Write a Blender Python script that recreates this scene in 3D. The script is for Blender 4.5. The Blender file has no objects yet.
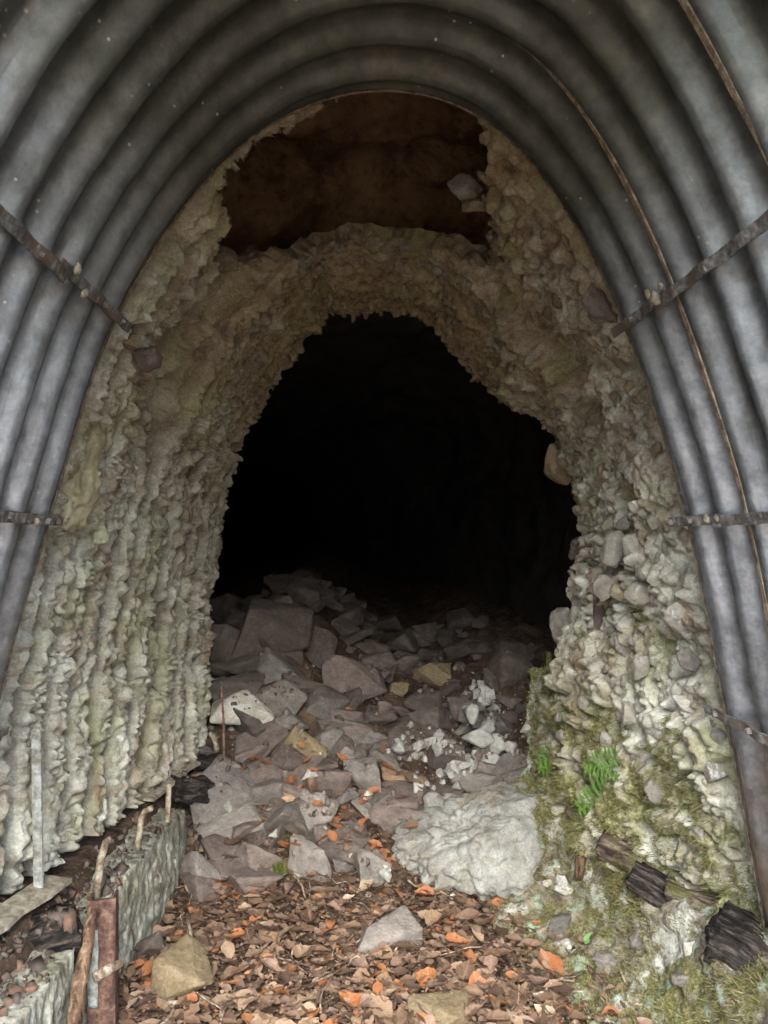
import bpy, bmesh, math, random
import numpy as np
from mathutils import Vector, Matrix, Euler

random.seed(7)
rng = np.random.default_rng(7)
R = math.radians
scene = bpy.context.scene
C = scene.collection

# ---------------------------------------------------------------- camera, sky, sun, exposure
FPX, CU, CV = 780.0, 384.0, 512.0
CAM = Vector((0.0, 0.0, 1.15))
CROT = Euler((R(90 + 2.42), 0.0, R(-2.86)), 'XYZ')
cam_data = bpy.data.cameras.new('camera')
cam_data.sensor_fit = 'VERTICAL'
cam_data.sensor_height = 36.0
cam_data.lens = 36.0 * FPX / 1024.0
cam_data.clip_start = 0.01
cam_data.clip_end = 2000
cam = bpy.data.objects.new('camera', cam_data)
cam.location = CAM
cam.rotation_euler = CROT
C.objects.link(cam)
scene.camera = cam

SUN_EL = 38.0
world = bpy.data.worlds.new('World')
scene.world = world
world.use_nodes = True
wn = world.node_tree
bg = wn.nodes['Background']
sky = wn.nodes.new('ShaderNodeTexSky')
sky.sky_type = 'NISHITA'
sky.sun_disc = False
sky.sun_elevation = R(SUN_EL)
sky.sun_rotation = R(180)
sky.air_density = 1.3
sky.dust_density = 1.5
sky.ozone_density = 1.0
wn.links.new(sky.outputs[0], bg.inputs['Color'])
bg.inputs['Strength'].default_value = 0.13

sun_data = bpy.data.lights.new('sun', 'SUN')
sun_data.energy = 1.2
sun_data.angle = R(45)
sun_data.color = (1.0, 0.96, 0.90)
sun = bpy.data.objects.new('sun', sun_data)
sun.rotation_euler = (R(90 - SUN_EL), 0, R(-4))
sun.location = (0, -6, 8)
C.objects.link(sun)

scene.view_settings.view_transform = 'Standard'
scene.view_settings.look = 'None'
scene.view_settings.gamma = 1.0
scene.view_settings.use_curve_mapping = False
scene.view_settings.exposure = 3.1
scene.render.engine = 'CYCLES'
scene.cycles.use_denoising = True
scene.cycles.max_bounces = 5
scene.cycles.diffuse_bounces = 4
scene.cycles.adaptive_threshold = 0.03

# ---------------------------------------------------------------- pixel <-> world helpers
CM = CROT.to_matrix()
CMI = np.array(CM.inverted())
def ray(u, v):
    return CM @ Vector(((u - CU) / FPX, -(v - CV) / FPX, -1.0))
def px(u, v, Y):
    d = ray(u, v)
    return CAM + d * (Y / d.y)
def project(P):
    q = (P - np.array(CAM)) @ CMI.T
    return CU + FPX * q[..., 0] / -q[..., 2], CV - FPX * q[..., 1] / -q[..., 2]

# ---------------------------------------------------------------- numpy noise
def _hash(ix, iy, iz, seed):
    h = (ix.astype(np.int64) * 374761393 + iy.astype(np.int64) * 668265263 + iz.astype(np.int64) * 2147483647 + seed * 144665) & 0xffffffff
    h = ((h ^ (h >> 13)) * 1274126177) & 0xffffffff
    h = ((h ^ (h >> 16)) * 2246822519) & 0xffffffff
    return ((h ^ (h >> 15)) & 0xffffff) / float(0x1000000)
def vnoise(p, scale, seed=0):
    q = np.asarray(p, float) / scale
    i = np.floor(q).astype(np.int64)
    f = q - i
    f = f * f * (3 - 2 * f)
    out = 0
    for dx in (0, 1):
        for dy in (0, 1):
            for dz in (0, 1):
                w = (f[:, 0] if dx else 1 - f[:, 0]) * (f[:, 1] if dy else 1 - f[:, 1]) * (f[:, 2] if dz else 1 - f[:, 2])
                out = out + w * _hash(i[:, 0] + dx, i[:, 1] + dy, i[:, 2] + dz, seed)
    return out * 2 - 1
def fbm(p, scale, seed=0, octaves=4, gain=0.5):
    out, a, s, tot = 0, 1.0, scale, 0
    for k in range(octaves):
        out = out + a * vnoise(p, s, seed + k * 17)
        tot += a
        a *= gain
        s *= 0.5
    return out / tot
def worley(p, scale, seed=0):
    q = np.asarray(p, float) / scale
    i = np.floor(q).astype(np.int64)
    f1 = np.full(len(q), 9.0); f2 = np.full(len(q), 9.0); cid = np.zeros(len(q))
    for dx in (-1, 0, 1):
        for dy in (-1, 0, 1):
            for dz in (-1, 0, 1):
                cx, cy, cz = i[:, 0] + dx, i[:, 1] + dy, i[:, 2] + dz
                h1 = _hash(cx, cy, cz, seed); h2 = _hash(cx, cy, cz, seed + 1); h3 = _hash(cx, cy, cz, seed + 2)
                d = np.sqrt((cx + h1 - q[:, 0]) ** 2 + (cy + h2 - q[:, 1]) ** 2 + (cz + h3 - q[:, 2]) ** 2)
                near = d < f1
                f2 = np.where(near, f1, np.minimum(f2, d))
                cid = np.where(near, h3, cid)
                f1 = np.where(near, d, f1)
    return f1, f2, cid
def sstep(a, b, x):
    t = np.clip((np.asarray(x, float) - a) / (b - a), 0, 1)
    return t * t * (3 - 2 * t)

# ---------------------------------------------------------------- object helpers
def tag(o, label=None, cat=None, group=None, kind=None):
    if label: o['label'] = label
    if cat: o['category'] = cat
    if group: o['group'] = group
    if kind: o['kind'] = kind
    return o
def link(name, me, mat=None, parent=None):
    o = bpy.data.objects.new(name, me)
    C.objects.link(o)
    if mat is not None and me is not None and not me.materials:
        me.materials.append(mat)
    if parent is not None:
        o.parent = parent
    return o
def empty(name, loc=(0, 0, 0)):
    o = bpy.data.objects.new(name, None)
    o.empty_display_size = 0.05
    o.location = loc
    C.objects.link(o)
    return o
def mesh(name, V, F, smooth=True, col=None, attrs=None):
    me = bpy.data.meshes.new(name)
    V = np.asarray(V, dtype=np.float32)
    F = np.asarray(F, dtype=np.int32) if not isinstance(F, list) else F
    if isinstance(F, np.ndarray):
        n = F.shape[1]
        me.vertices.add(len(V)); me.vertices.foreach_set('co', V.ravel())
        me.loops.add(F.size); me.loops.foreach_set('vertex_index', F.ravel())
        me.polygons.add(len(F))
        me.polygons.foreach_set('loop_start', np.arange(0, F.size, n, dtype=np.int32))
        me.update(calc_edges=True); me.validate()
    else:
        me.from_pydata([tuple(map(float, v)) for v in V], [], F)
        me.update()
    if smooth:
        me.polygons.foreach_set('use_smooth', np.ones(len(me.polygons), dtype=bool))
    if col is not None:
        a = me.color_attributes.new('Col', 'FLOAT_COLOR', 'POINT')
        cc = np.ones((len(V), 4), dtype=np.float32); cc[:, :3] = col
        a.data.foreach_set('color', cc.ravel())
    for k, d in (attrs or {}).items():
        a = me.attributes.new(k, 'FLOAT', 'POINT')
        a.data.foreach_set('value', np.asarray(d, dtype=np.float32))
    return me
def grid_faces(n, m):
    a = np.arange(n * m).reshape(n, m)
    return np.stack([a[:-1, :-1].ravel(), a[:-1, 1:].ravel(), a[1:, 1:].ravel(), a[1:, :-1].ravel()], 1)
def icosphere(sub):
    bm = bmesh.new()
    bmesh.ops.create_icosphere(bm, subdivisions=sub, radius=1)
    V = np.array([v.co[:] for v in bm.verts])
    F = np.array([[v.index for v in f.verts] for f in bm.faces])
    bm.free()
    return V, F
ICO = {k: icosphere(k) for k in (2, 3, 4, 5, 6)}
def box_grid(nx, ny, nz):
    """a closed unit box (-.5...5) with a grid on each face, welded"""
    bm = bmesh.new()
    def face(o, a, b, na, nb):
        vs = [[bm.verts.new(o + a * (i / na) + b * (j / nb)) for j in range(nb + 1)] for i in range(na + 1)]
        for i in range(na):
            for j in range(nb):
                bm.faces.new((vs[i][j], vs[i + 1][j], vs[i + 1][j + 1], vs[i][j + 1]))
    X, Y, Z = Vector((1, 0, 0)), Vector((0, 1, 0)), Vector((0, 0, 1))
    o = Vector((-.5, -.5, -.5))
    face(o + Z, X, Y, nx, ny); face(o, Y, X, ny, nx)
    face(o, X, Z, nx, nz); face(o + Y, Z, X, nz, nx)
    face(o, Z, Y, nz, ny); face(o + X, Y, Z, ny, nz)
    bmesh.ops.remove_doubles(bm, verts=bm.verts, dist=1e-5)
    bm.verts.index_update()
    V = np.array([v.co[:] for v in bm.verts])
    F = np.array([[v.index for v in f.verts] for f in bm.faces])
    bm.free()
    return V, F
def rough_block(name, dims, res=0.012, amp=0.012, seed=0, roundness=0.15, grain=None, pebble=0.0, taper=0.0):
    n = [max(2, int(d / res)) for d in dims]
    V, F = box_grid(*n)
    r = roundness
    L = np.linalg.norm(V, axis=1, keepdims=True)
    V = V * (1 - r) + (V / np.maximum(L, 1e-6) * 0.5 * 1.25) * r
    if taper:
        V[:, 0] *= 1 + taper * V[:, 1]
        V[:, 2] *= 1 - taper * 0.7 * V[:, 0]
    V = V * np.array(dims)
    Q = V + seed * 3.17
    if grain is not None:
        Q = Q / np.array(grain)
    d = fbm(Q, max(dims) * 0.35, seed, 5, 0.55) * amp * 1.6
    if pebble:
        f1, f2, _ = worley(Q, pebble, seed + 5)
        d = d + (0.55 - f1) * pebble * 0.45 + fbm(V, 0.05, seed + 9, 4, 0.65) * amp * 0.8
    N = V / np.array(dims); N = N / np.maximum(np.linalg.norm(N, axis=1, keepdims=True), 1e-6)
    return mesh(name, V + N * d[:, None], F, not pebble)
def facet_rock(name, seed, sub=3, n=13, noise=0.03, flat=1.0):
    g = np.random.default_rng(seed)
    D, F = ICO[sub]
    nr = g.normal(size=(n, 3)); nr /= np.linalg.norm(nr, axis=1, keepdims=True)
    d = g.uniform(0.42, 0.92, n)
    dots = D @ nr.T
    r = np.where(dots > 0.05, d / np.maximum(dots, 0.05), 9).min(1)
    r = np.minimum(r, 1.25)
    V = D * r[:, None]
    V = V * (1 + noise * fbm(V + seed, 0.5, seed, 4, 0.6)[:, None] * 2)
    mx = np.abs(V).max(0)
    V = V / mx * np.array((1, 1, flat))
    me = mesh(name, V, F, smooth=False)
    return me
def hull_rock(name, seed, pts=13, cuts=3, noise=0.02, slab=1.0):
    g = np.random.default_rng(seed)
    q = g.uniform(-1, 1, (pts, 3))
    q = q / np.maximum(np.abs(q).max(1, keepdims=True), 0.2) * g.uniform(0.8, 1.0, (pts, 1))      # out towards the faces of a box
    q[:, 2] *= slab
    bm = bmesh.new()
    for p in q: bm.verts.new(p)
    r = bmesh.ops.convex_hull(bm, input=bm.verts)
    junk = [e for e in set(r['geom_interior']) | set(r['geom_unused']) if isinstance(e, bmesh.types.BMVert)]
    if junk: bmesh.ops.delete(bm, geom=junk, context='VERTS')
    bmesh.ops.dissolve_limit(bm, angle_limit=R(14), verts=bm.verts, edges=bm.edges)
    bmesh.ops.bevel(bm, geom=bm.edges, offset=0.035, segments=1, affect='EDGES')
    bmesh.ops.triangulate(bm, faces=bm.faces)
    for _ in range(3):
        long = [e for e in bm.edges if e.calc_length() > 0.9 / (cuts + 0.0)]
        if not long: break
        bmesh.ops.subdivide_edges(bm, edges=long, cuts=1)
        bmesh.ops.triangulate(bm, faces=bm.faces)
    bm.verts.index_update()
    V = np.array([v.co[:] for v in bm.verts]); F = np.array([[v.index for v in f.verts] for f in bm.faces])
    bm.free()
    n = np.stack([fbm(V + seed * 1.7, 0.45, seed + k, 4, 0.6) for k in range(3)], 1)
    V = V + n * noise * 2.2
    V = (V - (V.max(0) + V.min(0)) / 2) / ((V.max(0) - V.min(0)) / 2)
    return mesh(name, V, F, smooth=False)
def tube(name, pts, rad, sides=6, mat=None, parent=None, smooth=True, cap=True):
    pts = [Vector(p) for p in pts]
    rads = rad if isinstance(rad, (list, tuple)) else [rad] * len(pts)
    V, F = [], []
    up = None
    for i, p in enumerate(pts):
        t = (pts[min(i + 1, len(pts) - 1)] - pts[max(i - 1, 0)]).normalized()
        if up is None:
            up = t.orthogonal().normalized()
        up = (up - t * up.dot(t)).normalized()
        s = t.cross(up)
        for k in range(sides):
            a = 2 * math.pi * k / sides
            V.append(p + (up * math.cos(a) + s * math.sin(a)) * rads[i])
    for i in range(len(pts) - 1):
        for k in range(sides):
            F.append([i * sides + k, i * sides + (k + 1) % sides, (i + 1) * sides + (k + 1) % sides, (i + 1) * sides + k])
    if cap:
        F.append(list(range(sides))[::-1])
        F.append([(len(pts) - 1) * sides + k for k in range(sides)])
    me = mesh(name, V, F, smooth)
    if mat is None:
        return me
    return link(name, me, mat, parent)
def bar_mesh(name, dims, bevel=0.0):
    bm = bmesh.new()
    bmesh.ops.create_cube(bm, size=1)
    bmesh.ops.scale(bm, vec=dims, verts=bm.verts)
    if bevel:
        bmesh.ops.bevel(bm, geom=bm.edges, offset=bevel, segments=2, affect='EDGES')
    me = bpy.data.meshes.new(name); bm.to_mesh(me); bm.free()
    return me
def frame_matrix(pos, ydir, zdir):
    y = Vector(ydir).normalized(); z = Vector(zdir)
    z = (z - y * z.dot(y)).normalized(); x = y.cross(z)
    m = Matrix((x, y, z)).transposed().to_4x4()
    m.translation = pos
    return m

# ---------------------------------------------------------------- materials
class M:
    """tiny node-graph helper"""
    def __init__(self, name, rough=0.8, spec=0.3, metallic=0.0):
        self.m = bpy.data.materials.new(name)
        self.m.use_nodes = True
        self.t = self.m.node_tree
        self.b = self.t.nodes['Principled BSDF']
        self.b.inputs['Roughness'].default_value = rough
        self.b.inputs['Specular IOR Level'].default_value = spec
        self.b.inputs['Metallic'].default_value = metallic
        tc = self.t.nodes.new('ShaderNodeTexCoord')
        self.obj = tc.outputs['Object']
        self.h = None
    def n(self, typ, **kw):
        nd = self.t.nodes.new(typ)
        for k, v in kw.items():
            setattr(nd, k, v)
        return nd
    def set(self, sock, v):
        if isinstance(v, bpy.types.NodeSocket):
            self.t.links.new(v, sock)
        elif isinstance(v, (tuple, list)) and len(v) == 3 and sock.type == 'RGBA':
            sock.default_value = (*v, 1)
        else:
            sock.default_value = v
    def per_object(self):
        """shift the texture space for each object"""
        oi = self.n('ShaderNodeObjectInfo')
        mu = self.n('ShaderNodeVectorMath', operation='SCALE'); mu.inputs[0].default_value = (13.1, 7.7, 9.3)
        self.t.links.new(oi.outputs['Random'], mu.inputs['Scale'])
        ad = self.n('ShaderNodeVectorMath', operation='ADD')
        self.t.links.new(self.obj, ad.inputs[0]); self.t.links.new(mu.outputs[0], ad.inputs[1])
        self.obj = ad.outputs[0]
        return oi.outputs['Random']
    def stretch(self, s):
        mp = self.n('ShaderNodeMapping'); mp.inputs['Scale'].default_value = s
        self.t.links.new(self.obj, mp.inputs['Vector'])
        return mp.outputs[0]
    def noise(self, scale, detail=5, rough=0.6, vec=None, dist=0.0):
        nd = self.n('ShaderNodeTexNoise')
        nd.inputs['Scale'].default_value = scale; nd.inputs['Detail'].default_value = detail
        nd.inputs['Roughness'].default_value = rough; nd.inputs['Distortion'].default_value = dist
        self.t.links.new(vec or self.obj, nd.inputs['Vector'])
        mr = self.n('ShaderNodeMapRange')
        mr.inputs['From Min'].default_value = 0.22; mr.inputs['From Max'].default_value = 0.78
        self.t.links.new(nd.outputs['Fac'], mr.inputs['Value'])
        return mr.outputs[0]
    def voro(self, scale, vec=None, feature='F1'):
        nd = self.n('ShaderNodeTexVoronoi', feature=feature)
        nd.inputs['Scale'].default_value = scale
        self.t.links.new(vec or self.obj, nd.inputs['Vector'])
        return nd
    def ramp(self, fac, stops):
        nd = self.n('ShaderNodeValToRGB')
        els = nd.color_ramp.elements
        while len(els) < len(stops):
            els.new(0.5)
        for e, (p, c) in zip(els, stops):
            e.position = p
            e.color = (c, c, c, 1) if isinstance(c, (int, float)) else (*c, 1)
        self.t.links.new(fac, nd.inputs[0])
        return nd.outputs[0]
    def mix(self, fac, a, b, blend='MIX'):
        nd = self.n('ShaderNodeMix', data_type='RGBA', blend_type=blend)
        self.set(nd.inputs[0], fac); self.set(nd.inputs[6], a); self.set(nd.inputs[7], b)
        return nd.outputs[2]
    def math(self, op, a, b=0.0):
        nd = self.n('ShaderNodeMath', operation=op)
        self.set(nd.inputs[0], a); self.set(nd.inputs[1], b)
        return nd.outputs[0]
    def attr(self, name, out='Fac'):
        nd = self.n('ShaderNodeAttribute', attribute_name=name)
        return nd.outputs[out]
    def sep(self, vec):
        nd = self.n('ShaderNodeSeparateXYZ'); self.t.links.new(vec, nd.inputs[0])
        return nd.outputs
    def color(self, c):
        self.set(self.b.inputs['Base Color'], c)
    def rough(self, r):
        self.set(self.b.inputs['Roughness'], r)
    def bump(self, height, strength=0.5, dist=0.01):
        nd = self.n('ShaderNodeBump')
        nd.inputs['Strength'].default_value = strength; nd.inputs['Distance'].default_value = dist
        self.t.links.new(height, nd.inputs['Height'])
        if self.h is not None:
            self.t.links.new(self.h, nd.inputs['Normal'])
        self.h = nd.outputs[0]
        self.t.links.new(self.h, self.b.inputs['Normal'])

def mat_rock(name, c0, c1, c2, lichen=None, rough=0.85, bs=40):
    m = M(name, rough, 0.25)
    rnd = m.per_object()
    n1 = m.noise(2.2, 7, 0.68)
    base = m.ramp(n1, [(0.05, c0), (0.5, c1), (0.95, c2)])
    v = m.ramp(rnd, [(0.0, 0.95), (1.0, 1.75)])
    base = m.mix(1.0, base, v, 'MULTIPLY')
    n2 = m.noise(7, 8, 0.72)
    base = m.mix(m.ramp(n2, [(0.5, 0.0), (0.9, 0.4)]), base, tuple(min(1, x * 1.7) for x in c2))
    if lichen:
        n3 = m.noise(2.5, 5, 0.65, dist=0.4)
        base = m.mix(m.ramp(n3, [(0.56, 0.0), (0.66, 0.9)]), base, lichen)
    base = m.mix(1.0, base, m.ramp(m.noise(16, 5, 0.75), [(0.05, 0.66), (0.95, 1.38)]), 'MULTIPLY')
    m.color(base)
    m.bump(m.noise(5, 8, 0.75), 0.65, 0.012)
    return m.m

def mat_concrete():
    m = M('rough_concrete', 0.9, 0.2)
    x, y, z = m.sep(m.obj)
    n1 = m.noise(2.6, 6, 0.62)
    n2 = m.noise(13, 6, 0.68)
    n3 = m.noise(60, 4, 0.7)
    grey = m.ramp(n2, [(0.10, (0.105, 0.086, 0.063)), (0.36, (0.205, 0.19, 0.145)), (0.62, (0.33, 0.325, 0.265)), (0.92, (0.50, 0.51, 0.45))])
    tan = m.ramp(n2, [(0.10, (0.065, 0.041, 0.022)), (0.42, (0.22, 0.16, 0.092)), (0.72, (0.33, 0.26, 0.16)), (0.95, (0.43, 0.365, 0.25))])
    # iron stained, tan concrete high up in the arch and at the back, grey and limey low down
    zz = m.math('ADD', z, m.math('MULTIPLY', m.math('SUBTRACT', n1, 0.5), 1.1))
    zz = m.math('ADD', zz, m.math('MULTIPLY', m.math('SUBTRACT', y, 2.2), 0.22))
    up = m.ramp(m.math('MULTIPLY', zz, 0.5), [(0.46, 0.0), (0.84, 1.0)])
    col = m.mix(up, grey, tan)
    # stones in the mix: each its own tone
    cid = m.attr('cell')
    stone = m.ramp(cid, [(0.0, (0.17, 0.14, 0.11)), (0.25, (0.30, 0.27, 0.21)), (0.5, (0.24, 0.19, 0.12)), (0.75, (0.42, 0.42, 0.37)), (1.0, (0.20, 0.20, 0.17))])
    stone = m.mix(up, stone, m.mix(0.55, stone, tan))
    col = m.mix(m.math('MULTIPLY', m.attr('stone'), 0.55), col, stone)
    # pale lime crust and dark grime
    lime = m.ramp(m.math('MULTIPLY', m.noise(5, 5, 0.7), m.math('SUBTRACT', 1.15, m.math('MULTIPLY', up, 0.7))), [(0.66, 0.0), (0.86, 0.7)])
    col = m.mix(lime, col, (0.56, 0.57, 0.50))
    col = m.mix(m.ramp(m.noise(7, 5, 0.65), [(0.60, 0.0), (0.80, 0.6)]), col, (0.13, 0.072, 0.040))
    # skin of the old shuttering, smooth and plain grey where it survives
    skin = m.ramp(m.noise(9, 5, 0.65), [(0.2, (0.085, 0.075, 0.057)), (0.8, (0.185, 0.168, 0.132))])
    crl = m.math('MULTIPLY', m.attr('crest'), m.ramp(m.noise(6, 5, 0.7), [(0.25, 0.0), (0.7, 0.6)]))
    col = m.mix(crl, col, m.mix(up, (0.47, 0.475, 0.41), (0.33, 0.275, 0.185)))
    strk = m.noise(5.5, 5, 0.65, vec=m.stretch((1.0, 2.2, 0.22)))
    col = m.mix(m.ramp(strk, [(0.62, 0.0), (0.80, 0.7)]), col, (0.135, 0.078, 0.045))
    col = m.mix(m.math('MULTIPLY', m.attr('groove'), 0.85), col, m.mix(up, skin, m.mix(0.5, skin, tan)))
    # algae green, moss towards the right hand foot
    gm = m.ramp(m.noise(4.2, 5, 0.65), [(0.47, 0.0), (0.75, 0.45)])
    col = m.mix(gm, col, (0.22, 0.24, 0.10))
    mossz = m.math('MULTIPLY', m.ramp(m.math('ADD', z, m.math('MULTIPLY', n1, 0.5)), [(0.78, 1.0), (1.28, 0.0)]), m.ramp(x, [(0.2, 0.0), (0.4, 1.0)]))
    mm = m.math('MULTIPLY', mossz, m.ramp(m.noise(8, 5, 0.7), [(0.40, 0.15), (0.6, 0.9)]))
    col = m.mix(mm, col, m.ramp(n3, [(0.35, (0.055, 0.06, 0.018)), (0.65, (0.17, 0.165, 0.065))]))
    col = m.mix(m.ramp(n3, [(0.55, 0.0), (0.95, 0.35)]), col, (0.50, 0.47, 0.39))
    gr = m.noise(170, 4, 0.75)
    col = m.mix(1.0, col, m.ramp(gr, [(0.0, 0.80), (1.0, 2.0)]), 'MULTIPLY')
    m.color(col)
    m.bump(m.noise(75, 6, 0.75), 0.7, 0.006)
    return m.m

def mat_metal():
    m = M('weathered_zinc_steel', 0.45, 0.5, 0.7)
    x, y, z = m.sep(m.obj)
    st = m.stretch((1, 6, 1))
    n1 = m.noise(3.2, 6, 0.65)
    n2 = m.noise(16, 5, 0.65)
    n3 = m.noise(90, 3, 0.6)
    col = m.ramp(n1, [(0.15, (0.17, 0.185, 0.195)), (0.5, (0.36, 0.39, 0.43)), (0.85, (0.58, 0.63, 0.70))])
    col = m.mix(m.ramp(n2, [(0.45, 0.0), (0.9, 0.6)]), col, (0.20, 0.205, 0.19))
    ns = m.noise(7, 6, 0.7, vec=st)
    col = m.mix(m.ramp(ns, [(0.55, 0.0), (0.9, 0.6)]), col, (0.13, 0.125, 0.11))
    col = m.mix(m.ramp(ns, [(0.1, 0.5), (0.4, 0.0)]), col, (0.50, 0.53, 0.56))
    # darker olive and brown tones, stronger with height towards the crown
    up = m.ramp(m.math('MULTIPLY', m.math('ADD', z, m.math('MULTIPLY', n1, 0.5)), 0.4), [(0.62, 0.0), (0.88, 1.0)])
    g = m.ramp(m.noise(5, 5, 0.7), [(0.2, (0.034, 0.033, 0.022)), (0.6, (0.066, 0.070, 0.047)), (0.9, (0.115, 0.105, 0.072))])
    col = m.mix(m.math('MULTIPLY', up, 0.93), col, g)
    # mud splashed near the foot
    low = m.ramp(m.math('ADD', z, m.math('MULTIPLY', n2, 0.35)), [(0.55, 1.0), (0.95, 0.0)])
    col = m.mix(m.math('MULTIPLY', low, 0.75), col, (0.30, 0.26, 0.19))
    mot = m.noise(26, 5, 0.7)
    col = m.mix(1.0, col, m.ramp(mot, [(0.1, 0.62), (0.9, 1.35)]), 'MULTIPLY')
    # white lime specks
    sp = m.voro(38)
    spn = m.ramp(sp.outputs['Distance'], [(0.06, 1.0), (0.13, 0.0)])
    spm = m.math('MULTIPLY', spn, m.ramp(m.noise(6, 3, 0.5), [(0.55, 0.0), (0.66, 0.8)]))
    col = m.mix(spm, col, (0.62, 0.58, 0.48))
    col = m.mix(m.ramp(m.noise(11, 6, 0.75), [(0.80, 0.0), (0.90, 0.6)]), col, (0.14, 0.085, 0.055))
    m.color(col)
    m.rough(m.ramp(n2, [(0.1, 0.30), (0.9, 0.52)]))
    m.set(m.b.inputs['Metallic'], m.ramp(up, [(0.0, 0.95), (1.0, 0.45)]))
    m.bump(n1, 0.12, 0.02)
    m.bump(n3, 0.10, 0.002)
    return m.m

def mat_rust(name, c=((0.045, 0.028, 0.024), (0.12, 0.068, 0.052), (0.22, 0.14, 0.105)), pale=None):
    m = M(name, 0.85, 0.3)
    m.per_object()
    n = m.noise(45, 6, 0.7)
    col = m.ramp(n, [(0.3, c[0]), (0.52, c[1]), (0.75, c[2])])
    if pale:
        col = m.mix(m.ramp(m.noise(14, 4, 0.6), [(0.54, 0.0), (0.60, 0.9)]), col, pale)
    m.color(col)
    m.bump(n, 0.7, 0.004)
    return m.m

def mat_wood(name, dark, mid, light, axis=(1, 1, 12), moss=0.0):
    m = M(name, 0.85, 0.2)
    m.per_object()
    st = m.stretch(axis)
    n = m.noise(6, 6, 0.6, vec=st, dist=0.5)
    col = m.ramp(n, [(0.3, dark), (0.52, mid), (0.75, light)])
    if moss:
        col = m.mix(m.ramp(m.noise(14, 5, 0.7), [(0.5, 0.0), (0.62, moss)]), col, (0.11, 0.115, 0.035))
    col = m.mix(1.0, col, m.ramp(m.noise(110, 4, 0.75), [(0.05, 0.55), (0.95, 1.5)]), 'MULTIPLY')
    m.color(col)
    m.bump(n, 0.9, 0.010)
    m.bump(m.noise(90, 4, 0.7), 0.6, 0.004)
    return m.m

def mat_soil():
    m = M('brown_soil', 0.95, 0.15)
    n1 = m.noise(7, 6, 0.65); n2 = m.noise(70, 5, 0.75)
    col = m.ramp(n1, [(0.3, (0.045, 0.030, 0.022)), (0.55, (0.095, 0.065, 0.047)), (0.75, (0.15, 0.105, 0.075))])
    col = m.mix(m.ramp(n2, [(0.5, 0.0), (0.72, 0.5)]), col, (0.24, 0.17, 0.125))
    m.color(col)
    m.bump(n2, 0.9, 0.01)
    return m.m

def mat_bank():
    m = M('mossy_soil', 0.95, 0.12)
    x, y, z = m.sep(m.obj)
    n1 = m.noise(4.5, 6, 0.68); n2 = m.noise(24, 5, 0.7); n3 = m.noise(110, 4, 0.7)
    soil = m.ramp(n2, [(0.3, (0.10, 0.083, 0.058)), (0.5, (0.21, 0.185, 0.135)), (0.72, (0.34, 0.315, 0.255))])
    moss = m.ramp(n3, [(0.32, (0.085, 0.085, 0.028)), (0.55, (0.175, 0.17, 0.065)), (0.75, (0.27, 0.25, 0.12))])
    col = m.mix(m.ramp(n1, [(0.42, 0.0), (0.56, 0.85)]), soil, moss)
    lime = m.ramp(m.noise(10, 6, 0.72), [(0.58, 0.0), (0.66, 0.8)])
    col = m.mix(lime, col, m.ramp(n2, [(0.35, (0.34, 0.34, 0.29)), (0.65, (0.58, 0.60, 0.55))]))
    teal = m.ramp(m.noise(17, 4, 0.6), [(0.66, 0.0), (0.72, 0.6)])
    col = m.mix(teal, col, (0.33, 0.45, 0.36))
    m.color(col)
    m.bump(n2, 0.7, 0.02)
    m.bump(n3, 0.8, 0.006)
    return m.m

def mat_cavern():
    m = M('brown_mine_rock', 0.7, 0.3)
    n1 = m.noise(3.5, 6, 0.65, dist=0.4); n2 = m.noise(22, 5, 0.7)
    col = m.ramp(n1, [(0.28, (0.14, 0.075, 0.038)), (0.5, (0.34, 0.195, 0.10)), (0.7, (0.45, 0.28, 0.15)), (0.85, (0.52, 0.38, 0.23))])
    col = m.mix(m.ramp(n2, [(0.5, 0.0), (0.75, 0.5)]), col, (0.075, 0.05, 0.038))
    m.color(col)
    m.bump(n1, 0.6, 0.06)
    m.bump(n2, 0.6, 0.012)
    return m.m

def mat_white(name='lime_white_concrete'):
    m = M(name, 0.9, 0.2)
    m.per_object()
    n1 = m.noise(11, 6, 0.65); n2 = m.noise(50, 5, 0.7)
    col = m.ramp(n1, [(0.1, (0.15, 0.145, 0.115)), (0.45, (0.29, 0.295, 0.27)), (0.85, (0.42, 0.435, 0.415))])
    col = m.mix(m.ramp(n2, [(0.52, 0.0), (0.72, 0.45)]), col, (0.42, 0.39, 0.31))
    col = m.mix(m.ramp(m.noise(6, 5, 0.7), [(0.60, 0.0), (0.72, 0.6)]), col, (0.32, 0.27, 0.19))
    col = m.mix(1.0, col, m.ramp(m.noise(140, 4, 0.75), [(0.0, 0.62), (1.0, 1.45)]), 'MULTIPLY')
    col = m.mix(m.ramp(m.noise(24, 5, 0.7), [(0.62, 0.0), (0.85, 0.55)]), col, (0.17, 0.145, 0.10))
    m.color(col)
    m.bump(m.noise(60, 6, 0.75), 0.9, 0.008)
    return m.m

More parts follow.
